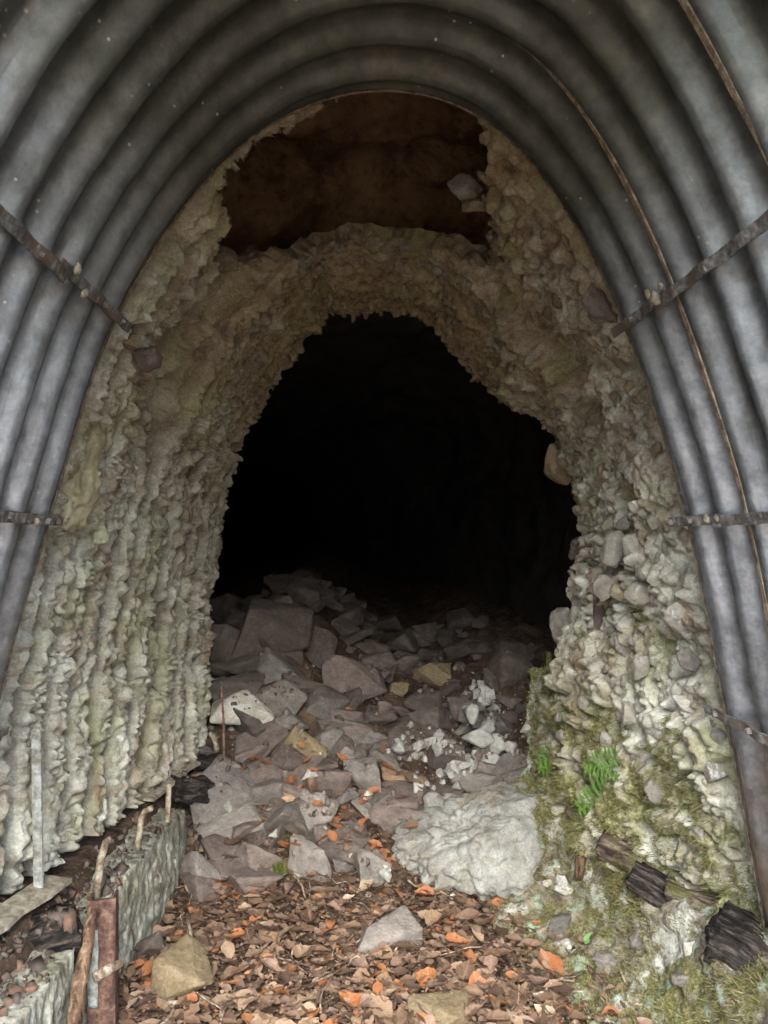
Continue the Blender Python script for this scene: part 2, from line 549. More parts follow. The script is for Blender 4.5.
def mat_leaf(name, cols, rough=0.6):
    m = M(name, rough, 0.3)
    rnd = m.per_object()
    base = m.ramp(rnd, [(i / max(1, len(cols) - 1), c) for i, c in enumerate(cols)])
    n = m.noise(5, 7, 0.75)
    base = m.mix(m.ramp(n, [(0.42, 0.0), (0.85, 0.65)]), base, tuple(x * 0.42 for x in cols[0]))
    base = m.mix(m.ramp(m.noise(3.0, 5, 0.7), [(0.50, 0.0), (0.80, 0.6)]), base, (0.30, 0.225, 0.155))
    xl = m.sep(m.n('ShaderNodeTexCoord').outputs['Object'])
    rib_ = m.math('ABSOLUTE', xl[0])
    veins = m.math('FRACT', m.math('MULTIPLY', m.math('SUBTRACT', xl[1], m.math('MULTIPLY', rib_, 0.9)), 11.0))
    base = m.mix(m.math('MULTIPLY', m.math('LESS_THAN', veins, 0.22), 0.35), base, tuple(x * 0.5 for x in cols[0]))
    base = m.mix(m.math('MULTIPLY', m.math('LESS_THAN', rib_, 0.018), 0.6), base, (0.30, 0.21, 0.13))
    m.color(base)
    m.b.inputs['Subsurface Weight'].default_value = 0.0
    m.bump(m.noise(120, 3, 0.6), 0.4, 0.002)
    return m.m

def mat_attr(name, rough=0.8, spec=0.2, bump=None):
    m = M(name, rough, spec)
    c = m.attr('Col', 'Color')
    n = m.noise(70, 4, 0.7)
    c = m.mix(m.ramp(n, [(0.4, 0.0), (0.9, 0.45)]), c, (0.06, 0.040, 0.028))
    m.color(c)
    if bump:
        m.bump(m.noise(bump, 4, 0.7), 0.5, 0.003)
    return m.m

CONC = mat_concrete()
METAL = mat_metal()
STRAPM = mat_rust('weathered_strap_steel', ((0.085, 0.080, 0.074), (0.18, 0.175, 0.165), (0.33, 0.325, 0.315)), (0.16, 0.115, 0.085))
RUST = mat_rust('flaking_rust')
RUSTP = mat_rust('rust_with_zinc_left', pale=(0.50, 0.52, 0.56))
SEAM = mat_rust('rusty_seam_edge', ((0.12, 0.09, 0.062), (0.25, 0.195, 0.135), (0.38, 0.32, 0.235)))
PALE = mat_rust('pale_zinc_strip', ((0.20, 0.19, 0.15), (0.36, 0.37, 0.34), (0.52, 0.54, 0.52)))
FLANGE = mat_rust('pale_limed_flange', ((0.19, 0.165, 0.12), (0.32, 0.29, 0.22), (0.45, 0.42, 0.35)))
CHAR = mat_wood('blackened_timber', (0.010, 0.009, 0.008), (0.032, 0.027, 0.024), (0.10, 0.083, 0.072), (3, 14, 14))
TIMBER = mat_wood('rotten_timber', (0.030, 0.020, 0.015), (0.105, 0.078, 0.060), (0.24, 0.195, 0.155), (2, 10, 10), 0.7)
STAKE = mat_wood('brown_stake', (0.06, 0.035, 0.022), (0.16, 0.10, 0.065), (0.30, 0.21, 0.145), (10, 10, 1.5))
BARM = mat_rust('limed_bar', ((0.10, 0.07, 0.045), (0.25, 0.21, 0.15), (0.42, 0.40, 0.31)))
SOIL = mat_soil()
BANKM = mat_bank()
CAVE = mat_cavern()
SHADED_ROCK = mat_rock('shade_toned_heading', (0.018, 0.016, 0.015), (0.032, 0.029, 0.027), (0.05, 0.045, 0.042))  # near-black colour stands in for the shade deep in the tunnel
WHITE = mat_white()
ROCK = {
    'brown': mat_rock('purple_brown_rock', (0.065, 0.051, 0.045), (0.125, 0.100, 0.088), (0.195, 0.16, 0.14)),
    'grey': mat_rock('grey_slaty_rock', (0.075, 0.069, 0.061), (0.145, 0.133, 0.118), (0.23, 0.213, 0.19)),
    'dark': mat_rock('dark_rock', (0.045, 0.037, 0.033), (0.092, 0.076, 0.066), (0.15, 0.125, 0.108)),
    'ochre': mat_rock('ochre_rock', (0.085, 0.064, 0.036), (0.165, 0.13, 0.078), (0.235, 0.192, 0.125)),
    'rust': mat_rock('rust_stained_rock', (0.16, 0.10, 0.06), (0.30, 0.20, 0.13), (0.38, 0.29, 0.22)),
    'limed': mat_rock('limed_rock', (0.20, 0.185, 0.15), (0.34, 0.32, 0.265), (0.46, 0.45, 0.40), (0.66, 0.67, 0.64)),
    'spotted': mat_rock('spotted_rock', (0.085, 0.076, 0.069), (0.155, 0.14, 0.128), (0.23, 0.21, 0.192)),
    'pebble': mat_rock('pebble_stone', (0.13, 0.10, 0.065), (0.235, 0.19, 0.13), (0.33, 0.285, 0.21)),
    'palepebble': mat_rock('pale_pebble_stone', (0.16, 0.15, 0.12), (0.265, 0.25, 0.21), (0.37, 0.36, 0.315)),
}
LEAF = {
    'orange': mat_leaf('orange_leaf', [(0.29, 0.105, 0.042), (0.40, 0.165, 0.070), (0.34, 0.13, 0.058)]),
    'tan': mat_leaf('tan_leaf', [(0.22, 0.145, 0.092), (0.31, 0.22, 0.15), (0.27, 0.175, 0.112)]),
    'brown': mat_leaf('brown_leaf', [(0.095, 0.058, 0.038), (0.16, 0.10, 0.068), (0.125, 0.077, 0.053)]),
    'pink': mat_leaf('pinkish_leaf', [(0.20, 0.128, 0.095), (0.28, 0.19, 0.148), (0.23, 0.152, 0.12)]),
}
LITTER = mat_attr('leaf_litter', 0.75, 0.2)
MOSS = mat_attr('moss_fibres', 0.9, 0.1)
TWIG = mat_wood('twig_bark', (0.05, 0.032, 0.024), (0.12, 0.085, 0.065), (0.24, 0.185, 0.145), (8, 8, 2))
TWIGP = mat_wood('bleached_twig', (0.16, 0.12, 0.085), (0.30, 0.245, 0.19), (0.45, 0.39, 0.32), (8, 8, 2))
GRAVM = M('white_limed_gravel', 0.9, 0.2); GRAVM.per_object()
GRAVM.color(GRAVM.ramp(GRAVM.noise(2.0, 6, 0.7), [(0.1, (0.20, 0.19, 0.16)), (0.5, (0.34, 0.34, 0.31)), (0.9, (0.47, 0.48, 0.455))])); GRAVM = GRAVM.m
def plain(name, c, rough=0.6):
    m = M(name, rough, 0.3)
    n = m.noise(60, 3, 0.6)
    m.color(m.ramp(n, [(0.3, tuple(x * 0.7 for x in c)), (0.7, tuple(min(1, x * 1.25) for x in c))]))
    return m.m
FERN = plain('fern_green', (0.095, 0.205, 0.034), 0.6)
SEED = plain('seedling_green', (0.15, 0.28, 0.11), 0.5)
FROND = plain('fern_stalk', (0.14, 0.17, 0.04), 0.7)

# ---------------------------------------------------------------- floor height
def floor_h(x, y):
    x = np.asarray(x, float); y = np.asarray(y, float)
    z = np.interp(y, [-1, 1.8, 2.35, 2.9, 3.5, 4.2, 6, 9], [0, 0, 0.035, 0.20, 0.44, 0.58, 0.70, 0.9])
    z = z + 0.30 * np.exp(-((x + 0.28) / 0.34) ** 2) * sstep(2.55, 3.3, y)
    z = z + 0.10 * sstep(0.45, 0.75, x) * sstep(2.2, 2.7, y)
    z = z + 0.03 * sstep(0.5, 0.75, np.abs(x - 0.05)) * sstep(2.6, 1.9, y)
    P = np.stack(np.broadcast_arrays(x, y, np.zeros_like(x)), -1).reshape(-1, 3)
    z = z + (fbm(P, 0.35, 3, 4) * 0.03).reshape(z.shape)
    return z
def at_floor(u, v):
    d = ray(u, v); d = d / d.y
    Y = np.linspace(0.6, 8, 1200)
    X = CAM.x + d.x * Y; Z = CAM.z + d.z * Y
    below = Z < floor_h(X, Y)
    k = int(np.argmax(below)) if below.any() else 700
    return CAM + d * float(Y[k])

# ---------------------------------------------------------------- setting: ground, hillside, mine floor, mine rock
g = mesh('ground', [(-900, -900, -0.06), (900, -900, -0.06), (900, 900, -0.06), (-900, 900, -0.06)], [[0, 1, 2, 3]], False)
LITG = M('leaf_strewn_ground', 0.9, 0.15)
_a = LITG.voro(14)
LITG.color(LITG.mix(LITG.noise(9, 5, 0.7), LITG.mix(LITG.sep(_a.outputs['Color'])[0], (0.36, 0.26, 0.175), (0.26, 0.18, 0.12)), (0.44, 0.35, 0.26)))
LITG.bump(_a.outputs['Distance'], 0.8, 0.03)
LITG = LITG.m
tag(link('ground', g, LITG), kind='structure')

nx, ny = 200, 700
xs = np.linspace(-1.25, 1.35, nx); ys = np.linspace(-1.5, 15, ny)
X, Y = np.meshgrid(xs, ys, indexing='ij')
X = X - 0.035 * np.clip(Y - 3.5, 0, None) ** 2
Z = floor_h(X, Y)
P = np.stack([X, Y, Z], -1).reshape(-1, 3)
f1, f2, cid = worley(P, 0.09, 11)
deep = sstep(2.5, 2.9, P[:, 1])
P[:, 2] += fbm(P, 0.06, 9, 3) * 0.012 + deep * (0.5 - f1) * 0.05
tag(link('mine_floor', mesh('mine_floor', P, grid_faces(nx, ny)[:, ::-1]), SOIL), kind='structure')

# metal arch profile, measured at the end of the metal lining (y = 1.70)
MPROF = [(-0.815, -0.02), (-0.79, 0.36), (-0.765, 0.62)] + [(p.x, p.z) for p in (px(u, v, 1.70) for u, v in
    [(3, 690), (45, 540), (80, 420), (112, 330), (158, 245), (215, 172), (270, 122), (330, 95), (390, 86), (445, 96), (490, 117), (530, 155), (565, 205), (598, 265), (626, 332), (660, 430), (685, 518), (715, 680)])] + [(0.862, 0.60), (0.912, 0.34), (0.955, -0.02)]
def resample(pts, n, smooth=0):
    pts = np.array(pts, float)
    d = np.r_[0, np.cumsum(np.linalg.norm(np.diff(pts, axis=0), axis=1))]
    s = np.linspace(0, d[-1], n)
    out = np.stack([np.interp(s, d, pts[:, k]) for k in range(pts.shape[1])], 1)
    if smooth:
        k = np.hanning(smooth * 2 + 3)[1:-1]; k /= k.sum()
        pad = len(k) // 2
        ext = np.concatenate([2 * out[0] - out[pad:0:-1], out, 2 * out[-1] - out[-2:-pad - 2:-1]])
        out = np.stack([np.convolve(ext[:, j], k, 'valid') for j in range(out.shape[1])], 1)
    return out
prof = resample(MPROF, 240, 12)
tan_ = np.gradient(prof, axis=0); tan_ /= np.linalg.norm(tan_, axis=1, keepdims=True)
pn = np.stack([-tan_[:, 1], tan_[:, 0]], 1)          # points outward? fixed below
if np.dot(pn[120], np.array([0, 1])) < 0:
    pn = -pn

# hillside round the mouth of the mine
ks = [(1.03, 0.35), (1.10, 0.37), (1.3, 0.5), (1.7, 0.9), (2.4, 1.6), (4.0, 3.2), (8, 8), (16, 18), (30, 34)]
hp = resample(MPROF, 80, 3)
cx, cz = 0.09, 0.0
HV = []
for k, yy in ks:
    for a, b in hp:
        HV.append((cx + (a - cx) * k, yy, cz + (b - cz) * k ** 0.93 - (0.06 if b < 0.05 else 0)))
HV = np.array(HV)
HV += np.stack([fbm(HV, 1.2, 31), fbm(HV, 1.2, 32) * 0.3, fbm(HV, 1.2, 33)], 1) * np.minimum(1.0, (np.repeat([k for k, _ in ks], 80) - 1.05) * 0.8)[:, None].clip(0) * 0.25
tag(link('hillside', mesh('hillside', HV, grid_faces(len(ks), 80)), SOIL), kind='structure')

# unseen ridge behind the camera, added to hold back low sky light
nx, ny = 90, 40
X, T = np.meshgrid(np.linspace(-70, 70, nx), np.linspace(0, 1, ny), indexing='ij')
P = np.stack([X, -5.0 - 26 * T + 0.004 * X * X, -0.3 + 6.5 * T ** 0.8], -1).reshape(-1, 3)
P[:, 2] += fbm(P, 9, 35, 4) * 1.6 * np.tile(np.linspace(0, 1, ny), nx) ** 0.5
P[:, 1] += 0.02 * P[:, 0] ** 2 * 0.3
tag(link('sky_blocking_ridge', mesh('sky_blocking_ridge', P, grid_faces(nx, ny)), LITG), kind='structure')

# mine rock: the cavity above the broken crown and the shade-coloured heading beyond
nt, nyr = 260, 300
th = np.linspace(-0.35, math.pi + 0.35, nt)
yr = 1.45 + 13.5 * np.linspace(0, 1, nyr) ** 1.6
TH, YR = np.meshgrid(th, yr, indexing='ij')
half = np.interp(YR, [1.45, 2.0, 2.7, 3.4, 5, 9], [1.12, 1.12, 1.12, 1.15, 1.05, 0.8])
top = np.interp(YR, [1.45, 1.9, 2.4, 2.8, 3.05, 3.3, 4.0, 6, 9], [2.30, 2.55, 2.70, 2.62, 2.46, 2.40, 2.35, 2.2, 2.0]) - 1.15
ct, st_ = np.cos(TH), np.sin(TH)
ex = 0.75
bend = -0.035 * np.clip(YR - 3.5, 0, None) ** 2  # sideways curve added so the far end stays out of the light
XX = 0.14 + half * np.sign(ct) * np.abs(ct) ** ex
ZZ = 1.15 + np.where(st_ > 0, top * np.abs(st_) ** ex, -1.6 * np.abs(st_))
P = np.stack([XX, YR, ZZ], -1).reshape(-1, 3)
f1, f2, cid = worley(P, 0.45, 21)
f1b, _, _ = worley(P, 0.16, 22)
Nn = np.stack([-(P[:, 0] - 0.14), np.zeros(len(P)), -(P[:, 2] - 1.2)], 1); Nn /= np.maximum(np.linalg.norm(Nn, axis=1, keepdims=True), 1e-6)
cav = sstep(3.3, 2.9, P[:, 1]) * sstep(2.1, 2.3, P[:, 2])
d = fbm(P, 0.5, 23, 5) * 0.12 + (f2 - f1) * -0.06 + (0.5 - f1b) * 0.05 + cav * ((f2 - f1) * -0.10 + fbm(P * np.array([1, 1, 2.2]), 0.22, 27, 5, 0.6) * 0.11)
P = P + Nn * d[:, None]
P[:, 0] += bend.ravel()
cut = int(np.searchsorted(yr, 3.22))
PG = P.reshape(nt, nyr, 3)
tag(link('cavity_rock', mesh('cavity_rock', PG[:, :cut + 1].reshape(-1, 3), grid_faces(nt, cut + 1)), CAVE), kind='structure')
tag(link('heading_rock', mesh('heading_rock', PG[:, cut:].reshape(-1, 3), grid_faces(nt, nyr - cut)), SHADED_ROCK), kind='structure')
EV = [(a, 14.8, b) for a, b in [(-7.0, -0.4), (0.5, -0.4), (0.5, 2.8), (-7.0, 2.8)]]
tag(link('mine_rock_face', mesh('mine_rock_face', EV, [[0, 1, 2, 3]], False), SHADED_ROCK), kind='structure')

# ---------------------------------------------------------------- corrugated steel arch
PITCH, AMP = 0.118, 0.0205
arch = empty('corrugated_steel_arch', (0.09, 0.9, 0))
tag(arch, 'arched tunnel lining of grey corrugated steel sheets around the near end of the mine', 'tunnel lining')
bounds = [1.70, 1.38, 1.026, 0.68, 0.35]
def corr(y):
    return AMP * np.cos(2 * np.pi * (y - 1.612) / PITCH) + AMP * 0.25 * np.cos(4 * np.pi * (y - 1.612) / PITCH)
for i in range(4):
    y1, y0 = bounds[i], bounds[i + 1] - (0.03 if i < 3 else 0)
    rows = int((y1 - y0) / 0.006) + 2
    yy = np.linspace(y0, y1, rows)
    lap = 0.003 * i
    off = -corr(yy) + lap
    Vx = prof[:, 0][:, None] + pn[:, 0][:, None] * off[None]
    Vz = prof[:, 1][:, None] + pn[:, 1][:, None] * off[None]
    P = np.stack([Vx, np.broadcast_to(yy, Vx.shape), Vz], -1).reshape(-1, 3)
    dent = fbm(P, 0.4, 41 + i, 3) * 0.008 + fbm(P, 0.12, 61 + i, 2) * 0.0015
    P = P + np.repeat(np.stack([pn[:, 0], np.zeros(len(pn)), pn[:, 1]], 1), rows, 0) * dent[:, None]
    P = P - np.array(arch.location)
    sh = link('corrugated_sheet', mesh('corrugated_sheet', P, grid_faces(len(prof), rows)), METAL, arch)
    # raw rusty edge of the sheet
    edge = P.reshape(len(prof), rows, 3)[:, -1]
    path = [Vector(e) + Vector((-pn[k, 0] * 0.001, 0.0, -pn[k, 1] * 0.001)) for k, e in enumerate(edge)][::2]
    if i == 0:
        tube('edge_rim', path, 0.0032, 6, SEAM, sh)
    else:
        # lapped seam: a flat lip standing slightly proud
        Vs, Fs = [], []
        for k in range(112, len(prof), 2):
            b = edge[k]; o = np.array([pn[k, 0], 0, pn[k, 1]])
            w = 0.011 * (1 + 0.3 * math.sin(k * 0.37) * math.sin(k * 0.11))
            ft = min(1.0, (k - 112) / 34.0)
            w = 0.002 + (w - 0.002) * ft
            for dy, dn in ((-0.003, 0.003 - 0.0075 * ft), (w - 0.003, 0.003 - 0.0075 * ft), (w - 0.003, 0.012), (-0.003, 0.012)):
                Vs.append(b + o * dn + np.array([0, dy, 0]))
        n4 = len(Vs) // 4
        for k in range(n4 - 1):
            for q in range(4):
                Fs.append([k * 4 + q, k * 4 + (q + 1) % 4, (k + 1) * 4 + (q + 1) % 4, (k + 1) * 4 + q])
        link('seam_lip', mesh('seam_lip', Vs, Fs, False), SEAM, sh)

# straps across the corrugations
def prof_at(u, v):
    p = px(u, v, 1.70)
    k = int(np.argmin((prof[:, 0] - p.x) ** 2 + (prof[:, 1] - p.z) ** 2))
    return k
bolt_me = None
def strap(u, v, segs, label, clip_at=(), bolts=(), wide=0.026):
    global bolt_me
    k = prof_at(u, v)
    c = prof[k]; o = pn[k]; t = tan_[k]
    base = Vector((c[0] - o[0] * (AMP + 0.006), 1.2, c[1] - o[1] * (AMP + 0.006)))
    root = empty('steel_strap', base)
    tag(root, label, 'strap', 'steel straps across the corrugated lining')
    inn = Vector((-o[0], 0, -o[1])); along = Vector((t[0], 0, t[1]))
    for (ya, yb, sa, sb, lift) in segs:
        n = int((yb - ya) / 0.02) + 2
        V, F = [], []
        for j in range(n):
            f = j / (n - 1); y = ya + (yb - ya) * f
            s = sa + (sb - sa) * f
            sag = -0.006 * (0.5 - 0.5 * math.cos(2 * math.pi * (y - 1.612) / PITCH)) + lift + 0.002 * math.sin(y * 31)
            ctr = along * s + inn * sag + Vector((0, y - 1.2, 0))
            w = wide * 0.82 * (1 + 0.05 * math.sin(y * 57 + u))
            for dw, dt in ((-.5, 0), (.5, 0), (.5, 1), (-.5, 1)):
                V.append(ctr + along * dw * w + inn * dt * 0.004)
        for j in range(n - 1):
            for q in range(4):
                F.append([j * 4 + q, j * 4 + (q + 1) % 4, (j + 1) * 4 + (q + 1) % 4, (j + 1) * 4 + q])
        F += [[0, 1, 2, 3], [(n - 1) * 4 + q for q in (3, 2, 1, 0)]]
        link('bar', mesh('bar', V, F, False), STRAPM, root)
    for (y, s) in bolts:
        b = link('bolt', BOLT, STRAPM, root)
        b.matrix_local = frame_matrix(inn * 0.007 + along * s + Vector((0, y - 1.2, 0)), along, inn)
    for (y, s, a, sc) in clip_at:
        b = link('clip', CLIP, FLANGE, root)
        b.matrix_local = frame_matrix(inn * 0.010 + along * s + Vector((0, y - 1.2, 0)), along * math.cos(a) + Vector((0, math.sin(a), 0)), inn) @ Matrix.Scale(sc, 4)
    return root
bmx = bmesh.new(); bmesh.ops.create_cone(bmx, cap_ends=True, segments=6, radius1=0.0075, radius2=0.0068, depth=0.009)
BOLT = bpy.data.meshes.new('bolt'); bmx.to_mesh(BOLT); bmx.free()
CLIP = facet_rock('clip', 5, 2, 10, 0.05)
CLIP.transform(Matrix.Diagonal((0.012, 0.015, 0.007, 1)))
strap(113, 322, [(1.30, 1.70, 0.0, 0.004, 0.0), (0.42, 1.34, -0.016, -0.012, 0.003)], 'slanting upper strap on the left side of the corrugated lining, in two pieces',
      [(1.335, 0.012, 0.3, 1.0), (1.40, -0.012, 1.2, 0.95)], [(1.22, -0.015), (1.52, 0.003), (1.64, 0.003), (0.98, -0.014)])
strap(46, 519, [(1.18, 1.695, 0.0, 0.002, 0.0), (0.42, 1.52, 0.004, 0.003, 0.005)], 'level middle strap on the left side of the corrugated lining',
      [(1.53, 0.0, 0.0, 0.8)], [(1.60, 0.0), (1.42, 0.004), (1.66, 0.0)], 0.024)
strap(2, 738, [(0.5, 1.70, 0.0, 0.01, 0.0)], 'lowest strap at the left picture edge, only its tip showing', [], [(1.64, 0.008)], 0.022)
strap(626, 330, [(1.42, 1.70, 0.0, -0.004, 0.0), (0.42, 1.46, 0.010, 0.006, 0.004)], 'slanting upper strap on the right side of the corrugated lining with a lime-crusted clip',
      [(1.435, 0.002, 0.4, 1.3), (1.46, -0.016, 1.0, 0.9), (1.40, -0.012, 0.2, 0.7)], [(1.58, -0.003), (1.25, 0.01)], 0.026)
strap(685, 518, [(1.47, 1.71, 0.0, 0.0, 0.0), (0.42, 1.50, 0.002, 0.003, 0.004)], 'level middle strap on the right side of the corrugated lining with a rusty clip',
      [(1.51, 0.0, 0.0, 0.95), (1.47, 0.0, 0.3, 0.7)], [(1.70, 0.0), (1.60, 0.0)], 0.026)
strap(718, 706, [(1.35, 1.715, 0.012, 0.0, 0.0), (0.4, 1.40, 0.022, 0.012, 0.004)], 'lowest strap on the right side of the corrugated lining, above the mossy foot',
      [(1.40, 0.015, 0.3, 0.6)], [(1.66, 0.0), (1.52, 0.004)], 0.026)

# ---------------------------------------------------------------- broken concrete arch
Fp = [(-0.79, 0.34), (-0.75, 0.80), (-0.654, 1.161), (-0.56, 1.48), (-0.40, 1.80), (-0.10, 2.10), (0.15, 2.145), (0.294, 2.098),
      (0.43, 1.96), (0.50, 1.86), (0.58, 1.68), (0.66, 1.46), (0.741, 1.209), (0.785, 0.98), (0.81, 0.84), (0.90, 0.30)]
Bp = [(212, 757, 3.12), (213, 640, 3.15), (226, 500, 3.15), (248, 430, 3.12), (285, 365, 3.1), (330, 310, 3.1), (400, 311, 3.1), (442, 328, 3.05),
      (480, 375, 2.95), (503, 408, 2.85), (552, 430, 2.72), (573, 480, 2.66), (578, 560, 2.62), (566, 620, 2.6), (552, 690, 2.6), (540, 820, 2.56)]
F3 = np.array([(x, 1.58, z) for x, z in Fp]); B3 = np.array([tuple(px(*b)) for b in Bp])
mid = (F3 + B3) / 2
dd = np.r_[0, np.cumsum(np.linalg.norm(np.diff(mid, axis=0), axis=1))]
NS, NT = 840, 320
sv = np.linspace(0, dd[-1], NS)
def smoothcurve(A, w):
    out = np.stack([np.interp(sv, dd, A[:, k]) for k in range(3)], 1)
    k = np.hanning(2 * w + 3)[1:-1]; k /= k.sum(); pad = len(k) // 2
    ext = np.concatenate([2 * out[0] - out[pad:0:-1], out, 2 * out[-1] - out[-2:-pad - 2:-1]])
    return np.stack([np.convolve(ext[:, j], k, 'valid') for j in range(3)], 1)
Fc, Bc = smoothcurve(F3, 30), smoothcurve(B3, 12)
ctr = np.array([0.09, 0, 1.1])
rad = Fc - np.array([0.09, 1.58, 1.1]); rad[:, 1] = 0; rad /= np.linalg.norm(rad, axis=1, keepdims=True)
Fc = Fc + rad * 0.035
tv = np.linspace(0, 1, NT)
P = Fc[:, None] * (1 - tv)[None, :, None] + Bc[:, None] * tv[None, :, None]
# keep the wall full until near its broken far end
ds = np.gradient(P, axis=0); dt = np.gradient(P, axis=1)
N = np.cross(ds, dt); N /= np.linalg.norm(N, axis=-1, keepdims=True)
cc = P - np.array([0.09, 0, 1.0]); cc[..., 1] = 0
if (N * cc).sum() > 0:
    N = -N                                        # N points into the tunnel
shape = P.shape[:2]
P = P.reshape(-1, 3); N = N.reshape(-1, 3)
x, y, z = P.T
left = sstep(0.05, -0.25, x)
right = 1 - left
crown = sstep(1.55, 1.95, z)
warp = fbm(P, 0.22, 71, 3)
ph = (y + 0.010 * warp - 0.02 * fbm(P, 0.7, 75, 2)) / 0.118
saw = ph - np.floor(ph)
ridx = np.floor(ph + 0.5)
f1a, f2a, ca = worley(P, 0.046, 81)
f1e, f2e, ce = worley(P, 0.027, 83)
f1b, f2b, cb = worley(P, 0.015, 85)
f1c, f2c, cd = worley(P + 0.03 * np.stack([fbm(P, 0.1, 87 + k, 2) for k in range(3)], 1), 0.15, 89)
big = fbm(P, 0.45, 97, 4)
med = fbm(P, 0.13, 101, 5, 0.6)
fine = fbm(P, 0.022, 119, 3, 0.65)
def peb(f1, f2, cid, keep):
    body = np.clip(1 - (f1 / 0.66) ** 2, 0, 1) ** 0.55 * (0.45 + 0.55 * sstep(0.0, 0.22, f2 - f1))
    return np.where(cid < keep, body * (0.35 + 0.9 * cid / keep), 0.12 * body)
pebA = peb(f1a, f2a, ca, 0.45)
pebE = peb(f1e, f2e, ce, 0.6)
pebB = peb(f1b, f2b, cb, 0.8)
pebs = np.maximum(pebA * 0.026, np.maximum(pebE * 0.016, pebB * 0.008))
pit = sstep(0.22, 0.55, fbm(P * np.array([1, 1, 0.6]), 0.085, 105, 3))
lump = (0.1 + 0.9 * cd) * sstep(0.0, 0.16, f2c - f1c)
groove = left * (1 - 0.75 * crown)
# left: straight ribs cast against corrugated sheets, their crests broken back to the aggregate
hrib = _hash(ridx.astype(int), ridx.astype(int) * 0, ridx.astype(int) * 0, 9)
# smooth channels left by the sheets, between crests of knobbly aggregate
cw = 0.25 + 0.16 * fbm(P * np.array([1, 1, 0.35]), 0.18, 131, 3) + 0.08 * (hrib - 0.5)
dist = np.abs(saw - 0.5)                                   # 0 in the middle of a channel
channel = 1 - sstep(cw - 0.05, cw + 0.03, dist)
chip = fbm(P * np.array([1, 1.0, 0.6]), 0.07, 132, 4, 0.62)
crest = (1 - channel)
broken = np.clip(crest + 0.9 * sstep(0.15, 0.35, chip), 0, 1)
pw = P + np.stack([fbm(P, 0.05, 161 + k, 2) for k in range(3)], 1) * 0.018
fk1, fk2, ck = worley(pw * np.array([1, 0.75, 1.0]) / (1 + 0.35 * vnoise(P, 0.25, 165))[:, None], 0.029, 151)
knob = np.clip(1 - (fk1 / 0.62) ** 2, 0, 1) ** 0.5 * (0.15 + 0.85 * sstep(0.02, 0.24, fk2 - fk1)) * (0.4 + 0.9 * ck)
dL = -0.048 * channel * (0.7 + 0.5 * hrib) - 0.010 * channel * np.cos(np.pi * dist / 0.5) + 0.012 * (hrib - 0.5) + broken * (np.maximum(knob * 0.019 * (0.35 + 0.9 * sstep(-0.35, 0.35, fbm(P, 0.12, 167, 3))), pebs * 0.9) + fine * 0.012) + (1 - broken) * fine * 0.0015 + big * 0.016 + med * 0.020 - pit * broken * 0.032 - 0.022 * sstep(0.15, 0.4, -chip) * crest
lowr = sstep(1.45, 1.1, z)
dR = pebs * (0.45 + 0.9 * sstep(-0.3, 0.4, fbm(P, 0.2, 137, 3))) + fine * 0.016 + lump * (0.016 + 0.034 * lowr) + big * (0.045 + 0.03 * lowr) + med * 0.045 - pit * 0.034 - 0.015 - 0.02 * lowr
# crown: rings of the old shuttering, chipped
lev2 = 0.012 + 0.020 * fbm(P, 0.10, 135, 4)
dC = np.minimum(0.030 * (0.5 + 0.5 * np.cos(2 * np.pi * 1.7 * ph)), lev2) + pebs * 0.9 + fine * 0.008 + lump * 0.014 + big * 0.03 + med * 0.03 - pit * 0.022
d = groove * dL + (1 - groove) * (crown * dC + (1 - crown) * dR)
tt = np.tile(tv, NS)
stepn = 0.07 * fbm(P, 0.12, 139, 4)
hl = sstep(1.32, 1.55, z + stepn) * left * (1 - crown * 0.3)
yl = y + 0.6 * stepn + 0.12 * (z - 1.7)
d = d + hl * (-0.085 * sstep(2.00, 2.05, yl) * (1 - sstep(2.24, 2.30, yl)) + 0.030 * sstep(2.24, 2.30, yl) * (1 - sstep(0.75, 1.0, tt)))
hr = sstep(1.40, 1.60, z + stepn) * right * (1 - crown * 0.3)
d = d + hr * (-0.055 * sstep(2.10, 2.15, y + stepn) * (1 - sstep(2.30, 2.36, y + stepn)) + 0.025 * sstep(2.30, 2.36, y + stepn) * (1 - sstep(0.75, 1.0, tt)))
slot = sstep(0.30, 0.40, fbm(P * np.array([1, 1.3, 0.22]), 0.10, 141, 3)) * left * (1 - crown)
d = d - 0.045 * slot
# flush under the metal edge
d = d * sstep(1.64, 1.78, y) - 0.045 * sstep(1.80, 1.66, y)
P = P + N * d[:, None]
stone = sstep(0.15, 0.35, np.maximum(pebA, pebE)) * (groove * broken + (1 - groove))
ca = np.where(pebA > pebE, ca / 0.45, ce / 0.6) % 1.0
pu, pv = project(P)
hole_poly = [(352, 92), (318, 104), (290, 122), (262, 140), (243, 158), (228, 185), (221, 205), (229, 222), (216, 240), (213, 262), (258, 262), (305, 256), (350, 244), (410, 246), (455, 254),
             (490, 268), (495, 235), (486, 205), (484, 175), (486, 150), (474, 116), (455, 98), (455, 30), (352, 30)]
def inside(pu, pv, poly):
    r = np.zeros(len(pu), bool)
    j = len(poly) - 1
    for i in range(len(poly)):
        xi, yi = poly[i]; xj, yj = poly[j]
        c = ((yi > pv) != (yj > pv)) & (pu < (xj - xi) * (pv - yi) / (yj - yi + 1e-9) + xi)
        r ^= c
        j = i
    return r
jag = 9 * (pebE - 0.3) + 7 * fbm(P, 0.05, 111, 2)
gone = inside(pu + jag, pv + jag * 0.7, hole_poly)
# ragged far end
sidx = np.repeat(np.arange(NS), NT); tidx = np.tile(np.arange(NT), NS)
back = 1 - tidx / (NT - 1)
gone |= (back < 0.028 + 0.022 * fbm(P, 0.12, 115, 3) - 0.022 * (pebE - 0.3))
